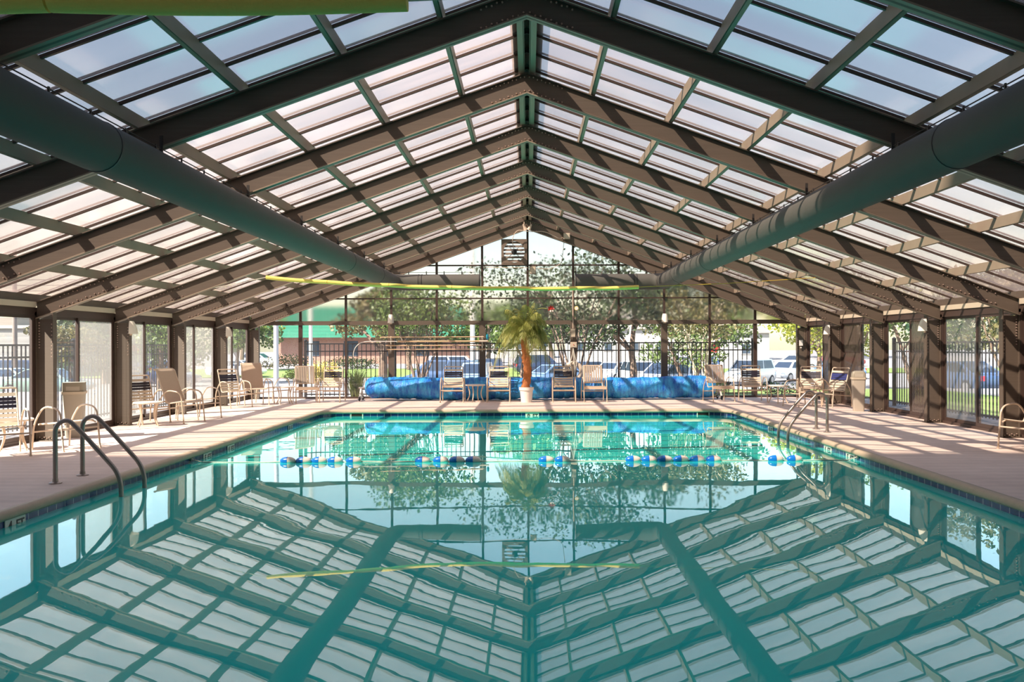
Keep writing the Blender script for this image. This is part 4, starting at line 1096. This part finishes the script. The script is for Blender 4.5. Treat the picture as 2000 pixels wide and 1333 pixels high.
# ------------------------------------------------------------------ fences
def fence(a, b, label, nb, pw=0.02):
    A = Vector(a); B = Vector(b); L = (B - A).length; ang = math.atan2(B.y - A.y, B.x - A.x)
    t = thing('fence', label, 'fence', a, ang, 'black metal pool fences')
    for k in range(nb + 1):
        x = L * k / nb
        p = MB().box(x - 0.035, x + 0.035, -0.035, 0.035, 0, 1.60); p.lathe([(0.05, 0), (0.05, 0.02), (0.01, 0.05)], (x, 0, 1.60), 8)
        p.build('post', M['fence'], t)
    for k in range(nb):
        x0 = L * k / nb + 0.035; x1 = L * (k + 1) / nb - 0.035; m = MB()
        for z in (0.10, 1.31, 1.52): m.box(x0, x1, -0.018, 0.018, z - 0.016, z + 0.016)
        n = int(round((x1 - x0) / 0.127))
        for q in range(1, n): xx = x0 + (x1 - x0) * q / n; m.box(xx - pw / 2, xx + pw / 2, -0.009, 0.009, 0.05, 1.52)
        m.build('picket_panel', M['fence'], t)
fence((-6.25, 23.75, -0.04), (6.32, 23.75, -0.04), 'black metal picket fence just outside the glass gable', 5)
fence((-8.75, -1.0, -0.06), (-8.75, 21.2, -0.06), 'black metal picket fence outside the sunny side windows', 9)
fence((8.8, -1.0, -0.06), (8.8, 20.3, -0.06), 'black metal picket fence outside the shaded side windows', 9)

# ------------------------------------------------------------------ plants
def leaves(name, blobs, n, size, m, parent, seed, drop=0.0):
    r = random.Random(seed); vs = []; fs = []
    tot = sum(b[3] * b[4] * b[5] for b in blobs) or 1
    for (cx, cy, cz, rx, ry, rz_) in blobs:
        q = max(20, int(n * rx * ry * rz_ / tot))
        for _ in range(q):
            while True:
                u, v, w = r.uniform(-1, 1), r.uniform(-1, 1), r.uniform(-1, 1)
                d = u * u + v * v + w * w
                if d <= 1 and (d > 0.25 or r.random() < 0.35): break
            c = Vector((cx + u * rx, cy + v * ry, cz + w * rz_))
            a = Vector((r.gauss(0, 1), r.gauss(0, 1), r.gauss(0, 1) - drop)).normalized(); b = a.cross(Vector((r.gauss(0, 1), r.gauss(0, 1), r.gauss(0, 1)))).normalized()
            s = size * r.uniform(0.6, 1.3); o = len(vs)
            vs += [tuple(c - a * s * .5), tuple(c + b * s * .3), tuple(c + a * s * .5), tuple(c - b * s * .3)]; fs.append((o, o + 1, o + 2, o + 3))
    return raw(name, vs, fs, m, parent)
def tree(name, label, X, Y, h, cr, lm, bk, seed, stems=1, nl=2600, ls=0.16, base=0.35, cat='tree', group=None, spread=0.6, tr=0.12, depth=1.0):
    r = random.Random(seed)
    t = thing(name, label, cat, (X, Y, ground_z(Y)), 0, group); ends = []
    trunk = MB()
    for s in range(stems):
        a = 2 * PI * s / stems + r.uniform(-.4, .4); sp = spread * cr * (0.0 if stems == 1 else 1)
        pts = [(0.12 * math.cos(a) * (stems > 1), 0.12 * math.sin(a) * (stems > 1), -0.05)]
        for k in range(1, 6):
            f = k / 5; pts.append((math.cos(a) * (0.12 + sp * f ** 1.3) * (stems > 1) + r.uniform(-.06, .06) * h * .25, math.sin(a) * (0.12 + sp * f ** 1.3) * (stems > 1) * depth + r.uniform(-.06, .06) * h * .25, h * 0.82 * f))
        rad = tr / (stems ** 0.6); trunk.tube(pts, [rad * (1 - 0.75 * k / 5) for k in range(6)], 7)
        for q in range(4 if stems > 1 else 9):
            k = r.randint(2, 4); p = Vector(pts[k]); aa = r.uniform(0, 2 * PI); L = cr * r.uniform(0.4, 0.85)
            e = p + Vector((math.cos(aa) * L, math.sin(aa) * L * depth, h * r.uniform(0.08, 0.28)))
            trunk.tube([p, (p + e) / 2 + Vector((0, 0, 0.06 * h)), e], [rad * .4, rad * .28, rad * .1], 5); ends.append(e)
        ends.append(Vector(pts[-1]))
    trunk.build('trunk', bk, t, True)
    blobs = []
    for e in ends:
        b = cr * r.uniform(0.28, 0.46); z = max(e.z, h * base); blobs.append((e.x, e.y, z, b, b * depth, b * r.uniform(0.5, 0.8)))
    for _ in range(8):
        a = r.uniform(0, 2 * PI); rr = cr * r.uniform(0.1, 0.75); b = cr * r.uniform(.22, .36)
        blobs.append((rr * math.cos(a), rr * math.sin(a) * depth, h * r.uniform(base + .05, 0.92), b, b, b * .7))
    leaves('foliage', blobs, nl, ls, lm, t, seed + 1)
    return t
GT = 'trees beyond the glass gable'
tree('crape_myrtle', 'many-stemmed dark green tree behind the life ring', 1.45, 26.4, 4.6, 2.2, M['leaf_dark'], M['bark'], 21, 7, 5200, 0.12, 0.50, group=GT, spread=0.75, tr=0.13)
tree('crape_myrtle', 'many-stemmed pale green tree behind the hanging poles', -3.35, 26.4, 3.6, 1.5, M['leaf_mid'], M['bark'], 22, 8, 3600, 0.12, 0.62, group=GT, spread=0.6, tr=0.11)
tree('crape_myrtle', 'thin-stemmed tree behind the vertical slat chair by the reel end', 5.8, 28.5, 3.5, 1.5, M['leaf_olive'], M['bark_pale'], 23, 5, 2600, 0.13, 0.6, group=GT, spread=0.5, tr=0.10)
tree('broadleaf_tree', 'olive tree with thick leaning trunk behind the grass clump', -5.7, 33, 4.3, 2.0, M['leaf_olive'], M['bark'], 24, 1, 4200, 0.17, 0.5, group=GT, tr=0.22)
tree('broadleaf_tree', 'dark green tree showing above the blue cars', 3.9, 31.5, 4.3, 2.2, M['leaf_dark'], M['bark'], 25, 1, 4200, 0.17, 0.5, group=GT, tr=0.16)
tree('broadleaf_tree', 'mid green tree over the lighter cars, behind the gable middle', -0.2, 38, 4.4, 2.0, M['leaf_mid'], M['bark'], 26, 1, 3800, 0.2, 0.52, group=GT, tr=0.16)
tree('broadleaf_tree', 'low spreading green tree before the pale houses', 8.4, 44, 4.4, 2.6, M['leaf_mid'], M['bark'], 27, 2, 3400, 0.2, 0.35, group=GT, tr=0.2)
tree('broadleaf_tree', 'bright yellow-green tree framed by the corner glass', 15.8, 42, 6.2, 3.0, M['leaf_yel'], M['bark'], 28, 3, 5200, 0.2, 0.35, group=GT, tr=0.16)
tree('broadleaf_tree', 'tall green tree beside the yellow-green one', 11.8, 55, 8.5, 3.6, M['leaf_dark'], M['bark'], 29, 1, 4200, 0.3, 0.3, group=GT, tr=0.25)
tree('broadleaf_tree', 'pale green tree rising behind the green-roofed building', -27.0, 80, 8.0, 3.4, M['leaf_yel'], M['bark'], 30, 1, 2600, 0.35, 0.4, group=GT, tr=0.25)
tree('broadleaf_tree', 'broad olive tree beside the green-roofed building', -11.5, 82, 6.8, 4.2, M['leaf_olive'], M['bark'], 31, 1, 4000, 0.35, 0.3, group=GT, tr=0.3)
tree('broadleaf_tree', 'green tree behind the far white vehicle', -4.0, 86, 6.6, 4.6, M['leaf_mid'], M['bark'], 32, 1, 3600, 0.4, 0.25, group=GT, tr=0.3)
tree('broadleaf_tree', 'dark green tree past the blue cars', 2.5, 92, 6.8, 4.8, M['leaf_dark'], M['bark'], 33, 1, 3600, 0.4, 0.25, group=GT, tr=0.3)
tree('broadleaf_tree', 'russet-leaved tree above the white shed', 25.0, 104, 9.0, 4.0, M['leaf_olive'], M['bark'], 34, 1, 3000, 0.35, 0.3, group=GT, tr=0.3)
tree('broadleaf_tree', 'dark tree filling the far corner behind the shed', 38, 108, 12, 7.0, M['leaf_dark'], M['bark'], 35, 1, 4200, 0.5, 0.2, group=GT, tr=0.4)
GL = 'trees seen through the sunny side windows'
tree('broadleaf_tree', 'leafy green tree in the third window from the gable, sunny side', -20.0, 46, 4.4, 2.8, M['leaf_mid'], M['bark'], 41, 1, 3400, 0.25, 0.4, group=GL, tr=0.2)
tree('broadleaf_tree', 'green tree in the window nearest the gable, sunny side', -21.3, 62, 5.6, 3.2, M['leaf_mid'], M['bark'], 42, 1, 3000, 0.3, 0.3, group=GL, tr=0.2)
tree('broadleaf_tree', 'pale blossoming tree beyond the window with the beige bin', -18.9, 35, 2.9, 1.4, M['leaf_olive'], M['bark'], 43, 1, 2400, 0.18, 0.45, group=GL, tr=0.12)
tree('broadleaf_tree', 'distant dark green tree beyond the hazy sunny side panel', -31, 62, 5.2, 4.0, M['leaf_dark'], M['bark'], 44, 1, 3400, 0.4, 0.25, group=GL, tr=0.3)
tree('broadleaf_tree', 'distant green tree past the warehouse roofline', -48, 92, 6.0, 4.5, M['leaf_dark'], M['bark'], 45, 1, 3000, 0.4, 0.25, group=GL, tr=0.3)
GR = 'trees seen through the shaded side windows'
tree('broadleaf_tree', 'yellow-green tree beyond the shaded side door nearest the gable', 17.2, 50, 6.5, 3.0, M['leaf_yel'], M['bark'], 51, 1, 3000, 0.25, 0.3, group=GR, tr=0.2)
tree('broadleaf_tree', 'bushy green tree beyond the shaded side door with the lone chair', 12.4, 21.5, 3.6, 1.7, M['leaf_olive'], M['bark'], 52, 4, 3600, 0.13, 0.25, group=GR, tr=0.12)
tree('broadleaf_tree', 'green tree beyond the shaded side sconce door', 14.5, 31.5, 4.4, 2.2, M['leaf_mid'], M['bark'], 53, 2, 3200, 0.17, 0.35, group=GR, tr=0.15)
tree('broadleaf_tree', 'dark green tree far beyond the shaded side fence', 26, 46, 7.0, 3.5, M['leaf_dark'], M['bark'], 54, 1, 3200, 0.25, 0.3, group=GR, tr=0.2)
tree('broadleaf_tree', 'green tree beyond the shaded side windows closest to the camera', 13.2, 14.5, 4.6, 2.2, M['leaf_mid'], M['bark'], 55, 2, 3400, 0.16, 0.3, group=GR, tr=0.15)

def bush(label, X, Y, w, h, m, seed, n=900, ls=0.1, group='bushes outside'):
    r = random.Random(seed); t = thing('bush', label, 'bush', (X, Y, ground_z(Y)), 0, group)
    bl = [(r.uniform(-.5, .5) * w, r.uniform(-.3, .3) * w, h * r.uniform(.35, .6), w * .32, w * .3, h * .42) for _ in range(6)]
    leaves('foliage', bl, n, ls, m, t, seed)
    MB().tube([(0, 0, -.02), (0.02, 0, h * .4)], [0.04, 0.015], 6).build('stem', M['bark'], t)
for k, (px, w, h, l) in enumerate(((606, 1.1, 1.9, 'tall pale yellow flowering shrub right of the slat chair seen over fence'), (622, 1.2, 1.7, 'pale yellow flowering shrub in the middle of the flowering row'), (640, 1.1, 1.8, 'pale yellow flowering shrub at the tree end of the flowering row'), (652, 0.9, 1.3, 'smallest pale yellow flowering shrub of the row'))):
    yy = (62, 59, 63.5, 60.5)[k]
    bush(l.replace('right of', 'beside'), (px - 1031) / 1650 * yy, yy, w, h * 0.9, M['bloom'], 60 + k, 1000, 0.16, 'yellow flowering shrubs')
bush('rounded yellow-green shrub before the corner glass door', -17.8, 65, 1.5, 1.0, M['leaf_yel'], 66, 700, 0.14)
bush('dark clipped shrub in front of the brick building', -16.5, 84, 5.0, 1.3, M['leaf_dark'], 67, 1300, 0.2)
bush('green clipped shrub at the brick building corner', -23.8, 84, 4.0, 1.6, M['leaf_olive'], 68, 1100, 0.2)
bush('low green shrub behind the white parked sedans', 19.0, 74, 2.5, 0.9, M['leaf_yel'], 69, 700, 0.16)
bush('green shrub behind the silver minivan', 9.8, 67, 2.4, 2.1, M['leaf_mid'], 70, 1100, 0.18)
bush('golden shrub beside the bare stems behind the silver minivan', 12.6, 66, 1.6, 1.6, M['bloom'], 71, 600, 0.18)
bush('low leafy plant just outside the corner glass door', 7.2, 24.0, 0.9, 0.45, M['leaf_mid'], 72, 700, 0.06)
bush('low leafy plant outside the gable behind the corner strap chair', 5.6, 24.6, 0.8, 0.5, M['leaf_yel'], 73, 600, 0.06)
def blades(label, X, Y, h, n, seed):
    r = random.Random(seed); t = thing('ornamental_grass', label, 'plant', (X, Y, ground_z(Y)), 0, 'ornamental grasses outside the gable'); vs = []; fs = []
    for _ in range(n):
        a = r.uniform(0, 2 * PI); L = h * r.uniform(.6, 1.1); o = Vector((r.uniform(-.12, .12), r.uniform(-.12, .12), 0)); out = r.uniform(.1, .5)
        sd = Vector((-math.sin(a), math.cos(a), 0)) * 0.014; prev = o
        for k in range(1, 5):
            f = k / 4; p = o + Vector((math.cos(a) * out * L * f ** 1.5, math.sin(a) * out * L * f ** 1.5, L * (f - .18 * f ** 3)))
            w0, w1 = sd * (1.2 - (k - 1) / 4), sd * (1.2 - k / 4 + .02); b = len(vs)
            vs += [tuple(prev - w0), tuple(prev + w0), tuple(p + w1), tuple(p - w1)]; fs.append((b, b + 1, b + 2, b + 3)); prev = p
    raw('blades', vs, fs, M['blade'], t)
blades('tall ornamental grass clump outside the gable, beside the reel end', -4.75, 23.3, 0.95, 260, 80)
blades('ornamental grass clump behind the sunny end of the reel', -4.2, 23.4, 0.75, 200, 81)
blades('ornamental grass clump behind the reel under the hanging poles', -3.3, 23.4, 0.72, 160, 82)

# ------------------------------------------------------------------ buildings and poles outside
t = thing('brick_building', 'low brick building with green metal roof beyond the parking lot', 'building', (-17.5, 96, ground_z(96)))
H0 = 3.1
MB().box(-11, 11, 0, 10, 0, H0).build('wall', M['brick'], t)
MB().box(-12, 12, -1.2, -1.0, H0 - 0.1, H0 + 1.0).build('fascia', M['green_roof'], t)
MB().prism([(-12, H0 + 1.0), (12, H0 + 1.0), (10, H0 + 3.4), (-10, H0 + 3.4)], -1.1, -0.6).build('roof', M['green_roof'], t)
MB().box(-11, 11, -1.0, 9, H0 - 0.1, H0).build('soffit', M['siding'], t)
for x in (-7, -2.6, 1.5, 5.5): MB().box(x - 0.8, x + 0.8, -0.05, 0.0, 0.9, 2.6).build('window', M['window_dark'], t)
def house(label, X, Y, w, h, d, m, group='pale buildings beyond the cars'):
    t = thing('building', label, 'building', (X, Y, ground_z(Y)), 0, group)
    MB().box(-w / 2, w / 2, 0, d, 0, h).build('wall', m, t)
    MB().prism([(-w / 2 - .3, h), (w / 2 + .3, h), (0, h + w * 0.16)], -0.3, d + .3).build('roof', M['shingle'], t)
    n = max(1, int(w / 3))
    for k in range(n):
        x = -w / 2 + w * (k + .5) / n; f = MB().box(x - .55, x + .55, -0.06, 0, 1.1, 2.3).build('window_frame', M['siding'], t)
        MB().box(x - .45, x + .45, -0.08, -0.06, 1.2, 2.2).build('pane', M['window_dark'], f)
    return t
house('white shed with gabled end beyond the white parked cars', 23.5, 91, 5.0, 3.4, 5, M['siding'])
house('long pale house behind the silver minivan', 11.5, 104, 13, 3.8, 8, M['siding'])
house('pale house behind the multi-stemmed dark tree', -1.0, 112, 9, 4.2, 8, M['siding'])
t = thing('warehouse', 'grey flat-roofed warehouse beyond the sunny side fence', 'building', (-53, 70, ground_z(70)))
MB().box(-16, 12, 0, 14, 0, 4.2).build('wall', M['grey_wall'], t)
MB().box(-16.2, 12.2, -0.2, 14.2, 4.2, 4.45).build('roof_edge', M['siding'], t)
for x in (-6, 2, 8): MB().box(x - .9, x + .9, 3, 5, 4.45, 5.2).build('roof_unit', M['box_grey'], t)
def upole(name, label, X, Y, h, r, m, arm=False):
    t = thing(name, label, 'pole', (X, Y, ground_z(Y)), 0, 'poles outside')
    MB().tube([(0, 0, -.1), (0, 0, h)], [r, r * .8], 12).build('shaft', m, t, True)
    if arm: MB().box(-1.1, 1.1, -.06, .06, h - .7, h - .55).build('crossarm', M['pole_wood'], t)
    return t
upole('light_pole', 'thick pale grey pole beyond the corner glass door', -15.5, 52, 9, 0.17, M['pole_grey'])
upole('light_pole', 'slim white pole behind the fence post by the slat chair', -12.85, 50, 9, 0.12, M['pole_w'])
upole('light_pole', 'white pole behind the hanging poles near the gable column', -3.6, 55, 9, 0.17, M['pole_w'])
upole('light_pole', 'pale pole beyond the silver minivan', 7.4, 60, 8, 0.2, M['siding'])
upole('utility_pole', 'utility pole beyond the sunny side window closest to camera', -33.4, 55, 9, 0.16, M['pole_wood'], True)
upole('utility_pole', 'distant utility pole past the warehouse', -21.5, 80, 9.5, 0.16, M['pole_wood'], True)
for k, z in enumerate((6.0, 6.45, 6.9)):
    A, B = Vector((-80, 40, z)), Vector((-21.5, 80, z + 1.0)); pts = [A.lerp(B, q / 16) + Vector((0, 0, -1.0 * math.sin(PI * q / 16))) for q in range(17)]
    o = MB().tube(pts, 0.03, 5).build('power_line', M['cable']); tag(o, 'sagging black power line beyond the sunny side windows, %s wire' % ('lowest', 'middle', 'highest')[k], 'power line', 'power lines')
t = thing('street_sign', 'small red sign beyond the reel end, among the pale buildings', 'sign', (13.7, 62, ground_z(62)))
MB().tube([(0, 0, 0), (0, 0, 2.6)], 0.04, 8).build('post', M['pole_grey'], t)
MB().lathe([(0.42, -0.02), (0.42, 0.0)], (0, 0, 2.5), 8, axis='Y').build('plate', M['tail'], t)

# ------------------------------------------------------------------ cars
def car(label, X, Y, rz, kind, col, group='cars parked beyond the fence'):
    t = thing('car', label, 'car', (X, Y, ground_z(Y) + 0.0), D(rz), group); P = car_paint(col)
    if kind == 'sedan': L, Wd, H, hood, boot, belt = 4.7, 0.91, 1.46, 1.25, 0.95, 0.92; cab = (-1.75, -0.75, 0.55, 1.35)
    elif kind == 'suv': L, Wd, H, hood, boot, belt = 4.6, 0.93, 1.70, 1.1, 0.3, 1.02; cab = (-2.2, -1.95, 0.55, 1.25)
    else: L, Wd, H, hood, boot, belt = 5.0, 0.96, 1.76, 0.8, 0.2, 1.0; cab = (-2.4, -2.15, 0.85, 1.75)
    h2 = L / 2
    st = [(-h2, .45, belt - .18, Wd * .86), (-h2 + .12, .28, belt - .03, Wd * .95), (-h2 + .6, .22, belt, Wd), (cab[2], .22, belt, Wd), (cab[3], .22, belt - .02, Wd), (h2 - .55, .24, belt - .16, Wd * .97), (h2 - .1, .30, belt - .27, Wd * .88), (h2, .42, belt - .38, Wd * .78)]
    rows = []
    for x, z0, z1, w in st:
        zm = (z0 + z1) / 2
        rows.append([(x, -w * .9, z0), (x, -w, zm - .08), (x, -w, zm + .12), (x, -w * .92, z1), (x, w * .92, z1), (x, w, zm + .12), (x, w, zm - .08), (x, w * .9, z0)])
    vs = [p for r_ in rows for p in r_]; n = 8; fs = []
    for i in range(len(rows) - 1):
        for k in range(n): fs.append((i * n + k, i * n + (k + 1) % n, (i + 1) * n + (k + 1) % n, (i + 1) * n + k))
    fs += [tuple(range(n)), tuple(range((len(rows) - 1) * n, len(rows) * n))]
    m = MB(); m.add(vs, fs)
    a, b, c, d = cab; rw = Wd * .72; zr = H
    base = [(a, -Wd * .9, belt), (d, -Wd * .9, belt), (d, Wd * .9, belt), (a, Wd * .9, belt)]
    roof = [(b, -rw, zr), (c, -rw, zr), (c, rw, zr), (b, rw, zr)]
    m.add(base + roof, [(4, 5, 6, 7), (0, 1, 5, 4), (1, 2, 6, 5), (2, 3, 7, 6), (3, 0, 4, 7)])
    m.build('body', P, t, True)
    V_ = [Vector(p) for p in base + roof]
    def glass(i, j, k, l, s0=.08, s1=.92, t0=.12, t1=.9, nm='window'):
        A, B, C_, D_ = V_[i], V_[j], V_[k], V_[l]   # bottom a->b, top d->c
        nrm = (B - A).cross(D_ - A).normalized() * 0.012
        def pt(u, v): return A.lerp(B, u).lerp(D_.lerp(C_, u), v)
        q = [pt(s0, t0), pt(s1, t0), pt(s1, t1), pt(s0, t1)]
        g = MB(); g.add([p + nrm for p in q] + [p - nrm for p in q], [(0, 1, 2, 3), (4, 7, 6, 5), (0, 4, 5, 1), (1, 5, 6, 2), (2, 6, 7, 3), (3, 7, 4, 0)]); g.build(nm, M['car_glass'], t)
    glass(1, 2, 6, 5, nm='windscreen'); glass(3, 0, 4, 7, nm='rear_window')
    for (i, j, k, l) in ((0, 1, 5, 4), (2, 3, 7, 6)):
        glass(i, j, k, l, .06, .47); glass(i, j, k, l, .51, .93)
    for x in (-h2 + .85, h2 - .9):
        for s in (-1, 1):
            w = MB().lathe([(0.2, -.1), (.32, -.09), (.335, -.05), (.335, .05), (.32, .09), (.2, .1)], (x, s * (Wd - .09), .335), 20, axis='Y').build('wheel', M['tyre'], t, True)
            MB().lathe([(0.2, -.11), (.21, 0), (.2, .11)], (x, s * (Wd - .085), .335), 14, axis='Y').build('hub', M['hub'], w, True)
    for s in (-1, 1):
        MB().box(-h2 - .01, -h2 + .14, s * Wd * .72 - .14, s * Wd * .72 + .14, belt - .30, belt - .08).build('tail_light', M['tail'], t)
        MB().box(h2 - .16, h2 - .02, s * Wd * .66 - .14, s * Wd * .66 + .14, belt - .50, belt - .37).build('head_light', M['head'], t)
car('silver-white sedan beyond the corner glass door, sunny side', -29.0, 90, -8, 'sedan', (205, 208, 212))
car('white van-like car showing behind the blue minivan', -6.1, 71, 5, 'van', (235, 235, 238))
car('blue minivan behind the strap chair next to the small table', -5.5, 55, 165, 'van', (54, 76, 108))
car('pale blue car facing us behind the gable column near the poles', -3.05, 49.5, -95, 'suv', (122, 144, 172))
car('dark grey car just past the pale blue one', -2.7, 64, -88, 'suv', (60, 62, 72))
car('dark blue pickup-sized car beyond the palm trunk', 1.1, 74, 12, 'suv', (44, 54, 78))
car('light blue sedan between the palm and the life ring', 1.7, 54, 215, 'sedan', (118, 146, 180))
car('dark navy car partly behind the life ring', 4.4, 63, 225, 'sedan', (38, 44, 68))
car('white sedan behind the chair next to the life ring', 6.3, 61.5, 235, 'sedan', (240, 238, 236))
car('white car seen from behind with a red tail light', 6.9, 54, 97, 'suv', (232, 230, 228))
car('silver minivan behind the shaded gable column', 8.1, 47, 215, 'van', (176, 180, 200))
car('grey car with red tail light behind the slat chair', 12.6, 59, 78, 'sedan', (150, 150, 160))
car('blue car past the bare stems, near the reel end', 14.8, 70, 84, 'suv', (48, 74, 118))
car('white suv behind the corner strap chair', 14.8, 56.5, 228, 'suv', (242, 240, 238))
car('white sedan filling the corner glass beside the suv', 19.4, 62.5, 222, 'sedan', (244, 244, 244))
car('distant white sedan under the yellow-green tree', 25.0, 79, 160, 'sedan', (235, 235, 235))
# unseen hotel tower, added behind the camera to shade the nearest bays
t = thing('added_shade_tower', 'unseen tall hotel tower added behind the camera to shade the near bays', 'building', (-15, -2.7, -0.06))
MB().box(-45, 40, -14, 0, 0, 24.1).build('wall', M['siding'], t)
for fz in range(5):
    for fy in range(9):
        MB().box(-40 + 8.4 * fy, -38.2 + 8.4 * fy, 0.0, 0.06, 5.6 + 3.1 * fz, 7.2 + 3.1 * fz).build('window', M['window_dark'], t)
car('light blue sedan beyond the shaded side door nearest the gable', 23.8, 66, 170, 'sedan', (110, 150, 195))
car('red car beyond the shaded side door nearest the gable', 32, 86, 20, 'sedan', (190, 60, 60))
GW = 'cars seen through the sunny side windows'
car('white sedan in the sunny side window nearest the gable', -24.5, 71, 0, 'sedan', (232, 234, 238), GW)
car('dark blue van in the third sunny side window', -24.8, 57, 8, 'van', (46, 56, 86), GW)
car('green-grey sedan in the window behind the beige bin', -26.5, 46.5, 4, 'sedan', (120, 140, 130), GW)
car('navy van in the window closest to the camera, sunny side', -36.5, 61, 2, 'van', (42, 56, 86), GW)
car('teal-white hatchback at the very edge, sunny side', -30.8, 50, 2, 'sedan', (190, 215, 215), GW)
GS = 'cars seen through the shaded side windows'
car('blue car beyond the shaded side double door', 20.5, 40, 100, 'sedan', (76, 94, 128), GS)
